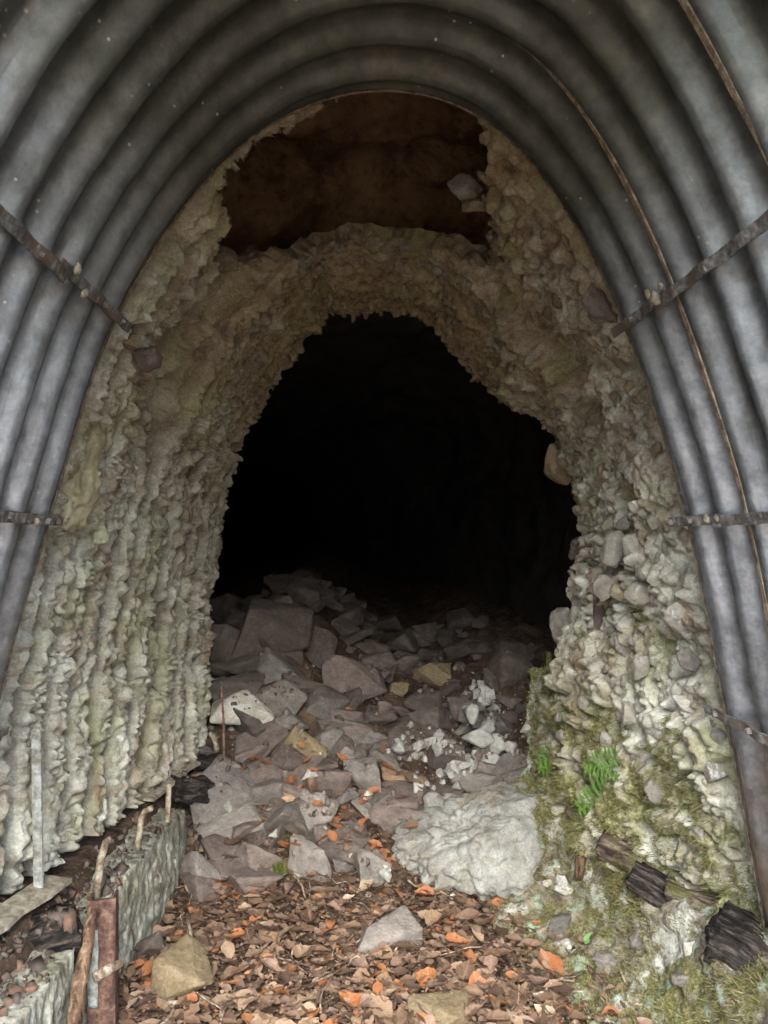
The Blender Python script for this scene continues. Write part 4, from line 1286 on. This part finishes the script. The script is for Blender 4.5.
r = -np.log(np.exp(-34 * np.where(dots > 0.05, dv / np.maximum(dots, 0.05), 9)).sum(1)) / 34; r = np.minimum(r, 1.15)
V = D * r[:, None] * np.array((0.275, 0.20, 0.180))
V[:, 0] += 0.05 * sstep(0.10, 0.25, V[:, 0]) * sstep(-0.02, 0.05, V[:, 2])           # a point at the right hand end
f1, f2_, c1_ = worley(V, 0.058, 201); g1, g2_, c2_ = worley(V, 0.030, 202); h1, h2_, c3_ = worley(V, 0.014, 207)
plate = sstep(0.05, 0.08, V[:, 2] + 0.25 * V[:, 0] + 0.05 * fbm(V, 0.1, 208, 3)) * sstep(-0.10, -0.02, V[:, 0])    # smooth cast face on top
lumpy = 1.0 - 0.9 * plate
stones = np.maximum(peb(f1, f2_, c1_, 0.7) * 0.044, np.maximum(peb(g1, g2_, c2_, 0.85) * 0.024, peb(h1, h2_, c3_, 0.9) * 0.009))
dsp = fbm(V, 0.14, 203, 5, 0.6) * 0.040 + lumpy * (stones - 0.012) + fbm(V, 0.025, 204, 4, 0.7) * 0.009
V = V + D * dsp[:, None]
bo = link('white_boulder', mesh('white_boulder', V, F, False), WHITE)
hp = at_floor(470, 884)
bo.location = (px(487, 842, hp.y + 0.10).x, hp.y + 0.10, hp.z + 0.105)
bo.rotation_euler = (R(-4), R(0), R(4))
tag(bo, 'big whitish lump of pebbly concrete lying on the leaves in front of the rubble', 'boulder')

# loose stones that fill the slope
FILL = {k: [hull_rock('loose_stone', 900 + i * 7 + j, 11, 3, 0.03) for i in range(7)] for j, k in enumerate(('brown', 'grey', 'dark', 'spotted'))}
for k, l in FILL.items():
    for me in l: me.materials.append(ROCK[k])
g = np.random.default_rng(12)
count = 0
while count < 230:
    xx = g.uniform(-0.56, 0.85); yy = 2.42 + 2.3 * g.random() ** 1.5
    if yy < 2.7 and (0.1 < xx < 0.68): continue
    if xx > 0.55 and yy < 2.75: continue
    if g.random() > 0.3 + 0.7 * sstep(2.4, 2.8, yy): continue
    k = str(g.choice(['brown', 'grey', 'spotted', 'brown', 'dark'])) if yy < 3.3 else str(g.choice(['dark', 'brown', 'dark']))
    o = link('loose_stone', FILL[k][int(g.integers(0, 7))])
    r = float(g.choice([0.03, 0.04, 0.055, 0.07, 0.09]))
    o.location = (xx, yy, float(floor_h(xx, yy)) + r * 0.3)
    o.rotation_euler = tuple(g.uniform(-0.5, 0.5, 2)) + (float(g.uniform(0, 6.28)),)
    o.scale = (r * g.uniform(0.9, 1.5), r * g.uniform(0.8, 1.1), r * g.uniform(0.45, 0.8))
    word = {'brown': 'brown', 'grey': 'grey', 'dark': 'dark', 'spotted': 'greyish pink'}[k]
    side_ = 'towards the left wall' if xx < -0.15 else ('towards the right wall' if xx > 0.35 else 'in the middle')
    place = ('low on the rubble slope ' if yy < 2.75 else 'half way up the rubble slope ' if yy < 3.15 else 'at the dim rubble top ' if yy < 3.7 else 'in the dark beyond the rubble ') + side_
    tag(o, 'small loose %s stone %s' % (word, place), 'stone', 'loose %s stones %s' % (word, place))
    count += 1
# white gravel, chips and caught leaves lie on whatever the rubble offers there
bpy.context.view_layer.update()
DG = bpy.context.evaluated_depsgraph_get()
def hit_scene(u, v):
    ok, loc, nrm, _, ob, _ = scene.ray_cast(DG, CAM, ray(u, v).normalized())
    return (loc, nrm, ob) if ok else (None, None, None)
GRAV = [hull_rock('white_gravel_stone', 1200 + i, 11, 2, 0.04) for i in range(6)]
for me in GRAV: me.materials.append(GRAVM)
patches = [(418, 752, 26, 9, 32), (440, 748, 14, 6, 14), (505, 703, 22, 10, 26), (482, 692, 10, 14, 14), (520, 730, 16, 22, 26), (455, 770, 12, 10, 8), (440, 795, 24, 12, 10), (545, 860, 10, 12, 8), (565, 888, 14, 6, 8), (300, 800, 60, 40, 6), (400, 880, 60, 30, 6)]
for (u, v, su, sv2, n) in patches:
    for _ in range(int(n * 1.7)):
        f, fn, fo = hit_scene(u + g.normal() * su * 0.6, v + g.normal() * sv2 * 0.6)
        if f is None or f.x > 0.66 or f.y < 1.9 or fn.z < 0.1 or fo.name.startswith(('white_boulder', 'concrete_shell')): continue
        o = link('white_gravel_stone', GRAV[int(g.integers(0, 6))])
        r = float(g.choice([0.006, 0.009, 0.012, 0.016, 0.021]))
        o.location = f + Vector((0, 0, r * 0.25)); o.rotation_euler = tuple(g.uniform(-1, 1, 3) * 3)
        o.scale = (r * 1.2, r, r * 0.8)
        loc = 'beyond the white boulder' if v < 800 else 'around the front of the white boulder'
        tag(o, 'little white gravel stone lying %s' % loc, 'gravel', 'white gravel %s' % loc)

# stone chips and grit strewn over the rubble: too many to count
g = np.random.default_rng(51)
CHV, CF, CCOL = [], [], []
tot = 0
bx = np.array([(-1, -1, -1), (1, -.8, -1), (.9, 1, -.9), (-.8, .9, -1), (-.7, -.6, .8), (.6, -.7, 1), (.7, .5, .6), (-.5, .7, .9)], float)
bf = np.array([(0, 3, 2, 1), (4, 5, 6, 7), (0, 1, 5, 4), (1, 2, 6, 5), (2, 3, 7, 6), (3, 0, 4, 7)])
cpal = np.array([(0.13, 0.105, 0.09), (0.19, 0.17, 0.15), (0.09, 0.073, 0.062), (0.26, 0.23, 0.19), (0.42, 0.41, 0.37), (0.17, 0.11, 0.08)])
for k in range(2100):
    uu = g.uniform(205, 545); vv = g.uniform(640, 880)
    if k >= 1500: uu = g.uniform(0, 205); vv = 985 - uu * 0.92 + g.normal() * 22
    if 1150 < k < 1500: uu, vv = 470 + g.normal() * 38, 735 + g.normal() * 32
    f, fn, fo = hit_scene(uu, vv)
    if f is None or fn.z < 0.15 or fn.z < 0.55 or f.y > 4.6 or fo.name.startswith(('white_boulder', 'concrete_shell', 'corrugated', 'steel_', 'rusty', 'web')): continue
    r = float(g.choice([0.003, 0.0045, 0.007, 0.011, 0.016], p=[.33, .30, .22, .11, .04]))
    E = np.array(Euler(tuple(g.uniform(0, 6.28, 3))).to_matrix())
    CHV.append((bx * g.uniform(0.7, 1.2, (8, 3)) * np.array([1.2, 1, 0.55]) * r) @ E.T + np.array(f) + np.array([0, 0, r * 0.2]))
    CF.append(bf + tot); tot += 8
    pk = [.30, .24, .26, .10, .01, .09] if k <= 1150 or k >= 1500 else [.12, .18, .08, .22, .36, .04]
    if k >= 1500: pk = [.30, .04, .40, .0, .0, .26]
    CCOL.append(np.tile(cpal[g.choice(6, p=pk)] * g.uniform(0.7, 1.25), (8, 1)))
ch = link('stone_chips', mesh('stone_chips', np.concatenate(CHV), np.concatenate(CF), False, np.concatenate(CCOL)), LITTER)
tag(ch, 'small stone chips and grit strewn over the rubble slope', 'grit', kind='stuff')

# ---------------------------------------------------------------- leaves
def leaf_mesh(name, seed, kind='beech', curl=0.25, fold=0.2, rows=13, cols=7, raw=False):
    g = np.random.default_rng(seed)
    V = []
    bend = g.uniform(-1, 1); tw = g.uniform(-0.6, 0.6)
    for i in range(rows):
        t = i / (rows - 1)
        w = 0.30 * math.sin(math.pi * min(1, max(0, t)) ** 0.85) ** 0.8 + 0.004
        if kind == 'oak':
            w *= 0.62 + 0.38 * math.cos(t * 6 * math.pi + 1.0)
        elif kind == 'torn' and t > g.uniform(0.55, 0.7):
            w *= g.uniform(0.3, 0.9)
        for j in range(cols):
            s = (j / (cols - 1)) * 2 - 1
            x = s * w * (1 + 0.06 * math.sin(i * 2.1 + seed + s * 2)); y = t - 0.5
            z = 0.7 * fold * abs(s) * w + 0.6 * curl * bend * (y * y) * 1.4 + 0.6 * curl * (s * w) ** 2 * 4 * g.uniform(0.7, 1.2) + tw * x * y + 0.012 * math.sin(i * math.pi) + 0.014 * math.cos(i * math.pi) * abs(s)
            V.append((x, y, z + g.normal() * 0.004))
    if raw:
        return np.array(V), grid_faces(rows, cols)
    F = grid_faces(rows, cols).tolist()
    n0 = len(V)
    V += [(0.006, -0.5, 0.0), (-0.006, -0.5, 0.0), (-0.004 + 0.05 * tw, -0.72, 0.02), (0.004 + 0.05 * tw, -0.72, 0.02)]
    F.append([n0, n0 + 1, n0 + 2, n0 + 3])
    return mesh(name, V, F, True)
kinds = [('beech', .2, .15), ('beech', .6, .3), ('beech', 1.1, .4), ('torn', .4, .3), ('oak', .3, .2), ('beech', .9, -.2), ('torn', 1.0, .1), ('beech', .35, .05)]
LM = {c: [leaf_mesh('fallen_leaf', 40 + i, *kk) for i, kk in enumerate(kinds)] for c in LEAF}
for c, l in LM.items():
    for me in l: me.materials.append(LEAF[c])
def put_leaf(p, c, var, size, rz, tx, ty, label, group=None, lift=0.012):
    o = link('fallen_leaf', LM[c][var])
    o.location = (p[0], p[1], p[2] + lift)
    o.rotation_euler = (tx, ty, rz); o.scale = (size, size, size)
    return tag(o, label, 'leaf', group)
def leaf_at(u, v, c, var, wpx, rz, label, tx=0.25, ty=0.0, lift=0.02):
    f = at_floor(u, v)
    return put_leaf(f, c, var, wpx * f.y / FPX, rz, tx, ty, label, None, lift)
leaf_at(217, 890, 'orange', 1, 36, 1.2, 'bright orange curled leaf right of the left footing', 0.3, 0.2)
leaf_at(292, 775, 'orange', 2, 26, 0.4, 'bright orange curled leaf on the yellowish stone', 0.6, 0.1, 0.05)
leaf_at(342, 772, 'orange', 1, 20, 1.0, 'orange leaf wedged upright between the rubble rocks', 0.7, 0, 0.04)
leaf_at(343, 795, 'orange', 3, 28, 0.0, 'long orange leaf below the upright one on the rubble', 0.5, 0, 0.03)
leaf_at(520, 884, 'orange', 0, 44, 1.25, 'broad orange leaf tucked under the right end of the white boulder', 0.25, -0.2, 0.02)
leaf_at(382, 862, 'orange', 4, 40, 0.6, 'star-shaped orange leaf at the left end of the white boulder', 0.4, 0.2, 0.02)
leaf_at(285, 852, 'orange', 0, 22, 1.5, 'golden orange leaf beside the little moss tuft', 0.4, 0, 0.02)
leaf_at(336, 850, 'orange', 1, 30, 0.9, 'reddish orange leaf left of the white boulder, on a brown rock', 0.4, 0.2, 0.03)
leaf_at(150, 990, 'orange', 7, 34, 2.2, 'narrow orange leaf leaning against the foot of the left footing', 0.5, 0.4, 0.02)
leaf_at(478, 996, 'orange', 0, 34, 0.1, 'upright orange oval leaf near the bottom of the picture', 0.5, 0, 0.02)
leaf_at(462, 950, 'orange', 5, 22, 0.2, 'small red orange leaf in the litter below the white boulder', 0.4, 0, 0.02)
leaf_at(550, 975, 'orange', 1, 38, 0.3, 'folded orange leaf lying near the mossy bank', 0.3, 0, 0.02)
leaf_at(560, 952, 'pink', 1, 38, 2.4, 'curled pinkish leaf resting against the mossy bank', 0.3, 0.2, 0.03)
leaf_at(180, 915, 'pink', 7, 36, 2.2, 'dull pinkish curled leaf left of the bright orange leaf', 0.2, 0.3, 0.02)
leaf_at(368, 990, 'tan', 4, 70, 1.4, 'large pale lobed leaf lying flat near the bottom centre', 0.1, 0.05, 0.02)
g = np.random.default_rng(31)
n = 0
while n < 275:
    yy = 1.60 + 1.15 * g.random() ** 1.2; xx = g.uniform(-0.56, 0.70)
    if yy > 2.5 and xx < 0.68 and xx > 0.12: continue
    if xx > 0.55 and g.random() > 0.3: continue
    c = str(g.choice(['tan', 'pink', 'brown', 'orange', 'tan', 'brown', 'pink']))
    if yy > 2.45 and g.random() > 0.35: continue
    zz = float(floor_h(xx, yy))
    word = {'orange': 'orange brown', 'tan': 'pale tan', 'brown': 'dark brown', 'pink': 'pinkish brown'}[c]
    zone = 'beside the left footing' if xx < -0.30 else 'at the foot of the mossy right bank' if xx > 0.42 else 'along the bottom edge of the picture' if yy < 1.98 else 'just in front of the white boulder' if xx > 0.08 else 'in front of the rubble rocks' if yy > 2.2 else 'in the middle of the near floor'
    put_leaf((xx, yy, zz), c, int(g.integers(0, 8)), float(g.uniform(0.045, 0.095)), float(g.uniform(0, 6.28)), float(g.normal() * 0.2), float(g.normal() * 0.2),
             'fallen %s leaf in the litter %s' % (word, zone), '%s leaves %s' % (word, zone), 0.008 + 0.025 * g.random())
    n += 1
n = 0
while n < 60:
    uu, vv = g.uniform(225, 450), 700 + 165 * g.random() ** 0.7
    f, fn, fo = hit_scene(uu, vv)
    if f is None or fn.z < 0.2 or fo.name.startswith('white_boulder'): continue
    c = str(g.choice(['orange', 'brown', 'orange', 'pink']))
    word = {'orange': 'orange brown', 'brown': 'dark brown', 'pink': 'pinkish brown'}[c]
    put_leaf((f.x, f.y, f.z), c, int(g.integers(0, 8)), float(g.uniform(0.03, 0.075)), float(g.uniform(0, 6.28)), float(g.uniform(-.6, .6)), float(g.uniform(-.6, .6)),
             'fallen %s leaf caught between the rocks of the rubble slope' % word, '%s leaves on the rubble' % word, 0.008)
    n += 1
# crumbled litter below
NFR = 42000
g = np.random.default_rng(33)
yy = 1.45 + 1.55 * g.random(NFR) ** 1.15; xx = g.uniform(-0.60, 0.80, NFR)
keep = (g.random(NFR) < np.where(yy > 2.45, 0.40, 1.0)) & (g.random(NFR) < np.where(xx > 0.56, 0.25, 1.0))
xx, yy = xx[keep], yy[keep]; n = len(xx)
zz = floor_h(xx, yy) + 0.003 + 0.022 * g.random(n)
sz = g.choice([0.003, 0.005, 0.008, 0.011, 0.015], n, p=[.30, .31, .22, .12, .05])
rz = g.uniform(0, 2 * np.pi, n); asp = g.uniform(0.18, 0.9, n)
ax = np.stack([np.cos(rz), np.sin(rz), g.normal(size=n) * 0.2], 1); ay = np.stack([-np.sin(rz), np.cos(rz), g.normal(size=n) * 0.2], 1)
ctrp = np.stack([xx, yy, zz], 1)
pts = []
for (a, b, c) in ((-1, -.6, .0), (0.1, -1, .12), (1, -.4, .0), (.8, .7, .1), (-.1, .9, .22), (-.9, .6, .05)):
    ja = a * g.uniform(0.6, 1.15, n); jb = b * g.uniform(0.6, 1.15, n)
    pts.append(ctrp + ax * (ja * sz)[:, None] + ay * (jb * sz * asp)[:, None] + np.array([0, 0, 1]) * (c * sz * g.uniform(-1, 2.5, n))[:, None])
V = np.stack(pts, 1).reshape(-1, 3)
b = np.arange(n) * 6
F = np.concatenate([np.stack([b, b + 1, b + 4, b + 5], 1), np.stack([b + 1, b + 2, b + 3, b + 4], 1)])
pal = np.array([(0.22, 0.145, 0.095), (0.145, 0.092, 0.062), (0.29, 0.21, 0.145), (0.085, 0.055, 0.040), (0.30, 0.13, 0.058), (0.24, 0.165, 0.122), (0.18, 0.125, 0.10), (0.35, 0.275, 0.20)])
cc = pal[g.choice(8, n, p=[.2, .22, .10, .20, .04, .12, .09, .03])] * g.uniform(0.6, 1.15, n)[:, None]
VV, FF, CC = [V], [F], [np.repeat(cc, 6, 0)]
raw = [leaf_mesh('x', 140 + i, kinds[i % 8][0], kinds[i % 8][1] * 0.55, kinds[i % 8][2] * 0.6, 7, 5, True) for i in range(16)]
tot = len(V)
for k in range(1900):
    ly = 1.45 + 1.45 * g.random() ** 1.15; lx = g.uniform(-0.58, 0.74)
    if ly > 2.5 and (g.random() > 0.5 or 0.12 < lx < 0.68): continue
    if lx > 0.55 and g.random() > 0.3: continue
    lv, lf = raw[int(g.integers(0, 16))]
    E = Euler((g.normal() * 0.17, g.normal() * 0.17, g.uniform(0, 6.28))).to_matrix()
    q = lv * float(g.uniform(0.025, 0.075)) * np.array([g.uniform(0.6, 1.2), 1, 1.0])
    VV.append(q @ np.array(E).T + np.array([lx, ly, float(floor_h(lx, ly)) + 0.010 + 0.022 * g.random()]))
    FF.append(lf + tot); tot += len(lv)
    base = pal[g.choice(8, p=[.2, .22, .12, .14, .10, .12, .07, .03])] * g.uniform(0.65, 1.25)
    CC.append(np.tile(base, (len(lv), 1)) * g.uniform(0.85, 1.1, (len(lv), 1)))
lit = link('leaf_litter', mesh('leaf_litter', np.concatenate(VV), np.concatenate(FF), False, np.concatenate(CC)), LITTER)
tag(lit, 'crumbled brown leaf litter covering the near floor', 'leaf litter', kind='stuff')

# twigs
def twig(pts, r, mat, label, group=None):
    o = tube('twig', pts, [r * (1.1 - 0.6 * k / (len(pts) - 1)) for k in range(len(pts))], 6, mat)
    return tag(o, label, 'twig', group)
def twig_px(uvs, r, mat, label, lift=0.02):
    return twig([at_floor(u, v) + Vector((0, 0, lift)) for u, v in uvs], r, mat, label)
twig_px([(560, 935), (578, 965), (600, 988), (625, 1015)], 0.009, TWIG, 'long dark twig running down along the foot of the mossy bank')
twig_px([(452, 938), (470, 922), (490, 910)], 0.006, TWIG, 'bent brown twig in the litter below the white boulder', 0.03)
twig_px([(545, 992), (560, 998), (585, 1000)], 0.004, TWIGP, 'thin pale twig near the folded orange leaf')
twig_px([(500, 970), (503, 1000), (508, 1022)], 0.006, TWIG, 'upright-lying brown twig at the bottom centre right')
twig_px([(160, 1013), (185, 1010), (205, 1000)], 0.006, TWIGP, 'pale twig below the flat ochre stone')
twig_px([(186, 920), (190, 940), (192, 955)], 0.006, TWIGP, 'short pale twig above the flat ochre stone', 0.03)
twig_px([(196, 880), (196, 858), (200, 845)], 0.012, TWIG, 'thick brown twig standing against the left footing', 0.03)
twig_px([(253, 830), (262, 818), (300, 824)], 0.006, TWIG, 'brown twig lying before the big grey slab', 0.04)
twig_px([(222, 785), (236, 800), (252, 815)], 0.004, TWIG, 'thin dark twig lying on the big grey slab', 0.09)
twig_px([(258, 725), (272, 715), (286, 707)], 0.007, TWIG, 'dark stick leaning over the wedge-shaped slab', 0.06)
twig_px([(228, 910), (250, 930), (262, 958)], 0.004, TWIG, 'thin twig in the litter right of the bright orange leaf', 0.03)
twig_px([(605, 948), (617, 975), (626, 1000)], 0.006, TWIGP, 'pale stick at the foot of the mossy bank, beside the long dark twig', 0.04)
g = np.random.default_rng(44)
for k in range(110):
    xx = g.uniform(-0.5, 0.62); yy = g.uniform(1.7, 2.75); a = g.uniform(0, 6.28); L = g.uniform(0.05, 0.16)
    if yy > 2.45 and xx > 0.1: continue
    pts = []
    for t in np.linspace(-.5, .5, 5):
        qx = xx + math.cos(a) * L * t + g.normal() * 0.004; qy = yy + math.sin(a) * L * t + g.normal() * 0.004
        pts.append(Vector((qx, qy, float(floor_h(qx, qy)) + 0.022 + 0.012 * g.random())))
    pale = g.random() < 0.3
    w_ = 'pale' if pale else 'brown'
    tz = 'beside the left footing' if xx < -0.25 else 'near the mossy right bank' if xx > 0.38 else 'along the bottom picture edge' if yy < 2.0 else 'before the white boulder' if xx > 0.08 else 'before the rubble rocks'
    twig(pts, float(g.uniform(0.0014, 0.0032)), TWIGP if pale else TWIG, 'small %s twig lying loose in the litter %s' % (w_, tz), 'small %s twigs %s' % (w_, tz))

# ---------------------------------------------------------------- plants
def fern(u, v, fronds, label):
    h = hit_right(u, v)
    p = (h[0] + Vector((-0.03, -0.095, 0.035))) if h else at_floor(u, v)
    root = empty('fern', p); tag(root, label, 'fern', 'ferns on the mossy bank')
    for (du, dv, L, wd) in fronds:
        # a frond arches from the root toward an image-space direction, a little towards the camera
        s = p.y / FPX
        tip = Vector((du * s - 0.012, -0.05 - 0.0022 * max(0, du + dv * 0.5), -dv * s))
        axis = tip.normalized(); side = axis.cross(Vector((0, -1, 0.25))).normalized(); nrm = side.cross(axis)
        n = 10
        V, F = [], []
        ctrs = []
        for i in range(n + 1):
            t = i / n
            ctrs.append(tip * t + Vector((0, -0.012 * math.sin(t * 3.1), 0.010 * math.sin(t * math.pi))))
        st = tube('frond', ctrs, [0.0016 * (1.1 - t / n) for t in range(n + 1)], 5, FROND, root)
        for i in range(1, n + 1):
            t = i / n
            ln = wd * s * (math.sin(math.pi * min(1, t * 0.85 + 0.12)) ** 0.8) * (1 if i < n else 0.4)
            for sg in (-1, 1):
                b0 = ctrs[i]
                out = (side * sg + axis * 0.30 + nrm * 0.15 * math.sin(i * 1.9)).normalized()
                wv = axis * (0.36 * tip.length / n)
                droop = nrm * 0.1 * ln
                k = len(V)
                V += [b0 - wv * 0.4, b0 + wv * 0.4, b0 + out * ln * 0.55 + wv * 1.0 + droop, b0 + out * ln + droop * 0.2, b0 + out * ln * 0.5 - wv * 0.95 + droop]
                F.append([k, k + 4, k + 3, k + 2, k + 1])
        link('leaflets', mesh('leaflets', V, F, False), FERN, st)
fern(538, 770, [(40, -16, 1, 11), (26, -32, 1, 11), (30, 2, 1, 9)], 'leftmost small green fern on the mossy bank')
fern(582, 772, [(34, -24, 1, 13), (30, -2, 1, 9)], 'upper right small green fern on the mossy bank')
fern(576, 812, [(38, -38, 1, 17), (34, -10, 1, 9)], 'lowest and widest green fern frond on the mossy bank')
# seedling leaf
h = hit_right(588, 942) ; p = h[0] if h else at_floor(588, 942)
sd_ = leaf_mesh('seedling_leaf', 77, 'beech', 0.2, 0.2); sd_.materials.append(SEED)
o = link('seedling_leaf', sd_); o.location = p + Vector((0, -0.01, 0.015)); o.rotation_euler = (0.5, 0, -0.9); o.scale = (0.042,) * 3
tag(o, 'single bright green seedling leaf at the foot of the mossy bank', 'seedling')
# moss tufts in the litter
for (u, v, lab) in ((275, 840, 'upper green moss tuft in the leaf litter beside the golden leaf'), (279, 876, 'lower green moss tuft in the leaf litter')):
    f = at_floor(u, v)
    g = np.random.default_rng(u)
    n = 500
    pp = np.array(f) + g.normal(size=(n, 3)) * np.array([0.016, 0.02, 0.006]) + np.array([0, 0, 0.014])
    V, F = moss_patch(pp, np.tile(np.array([0, -0.3, 0.95]), (n, 1)), 700, u, 0.014)
    tn = g.uniform(0.6, 1.4, len(F))
    o = link('moss_tuft', mesh('moss_tuft', V, F, False, np.repeat(np.array([0.11, 0.15, 0.03]) * tn[:, None], 3, 0)), MOSS)
    tag(o, lab, 'moss')
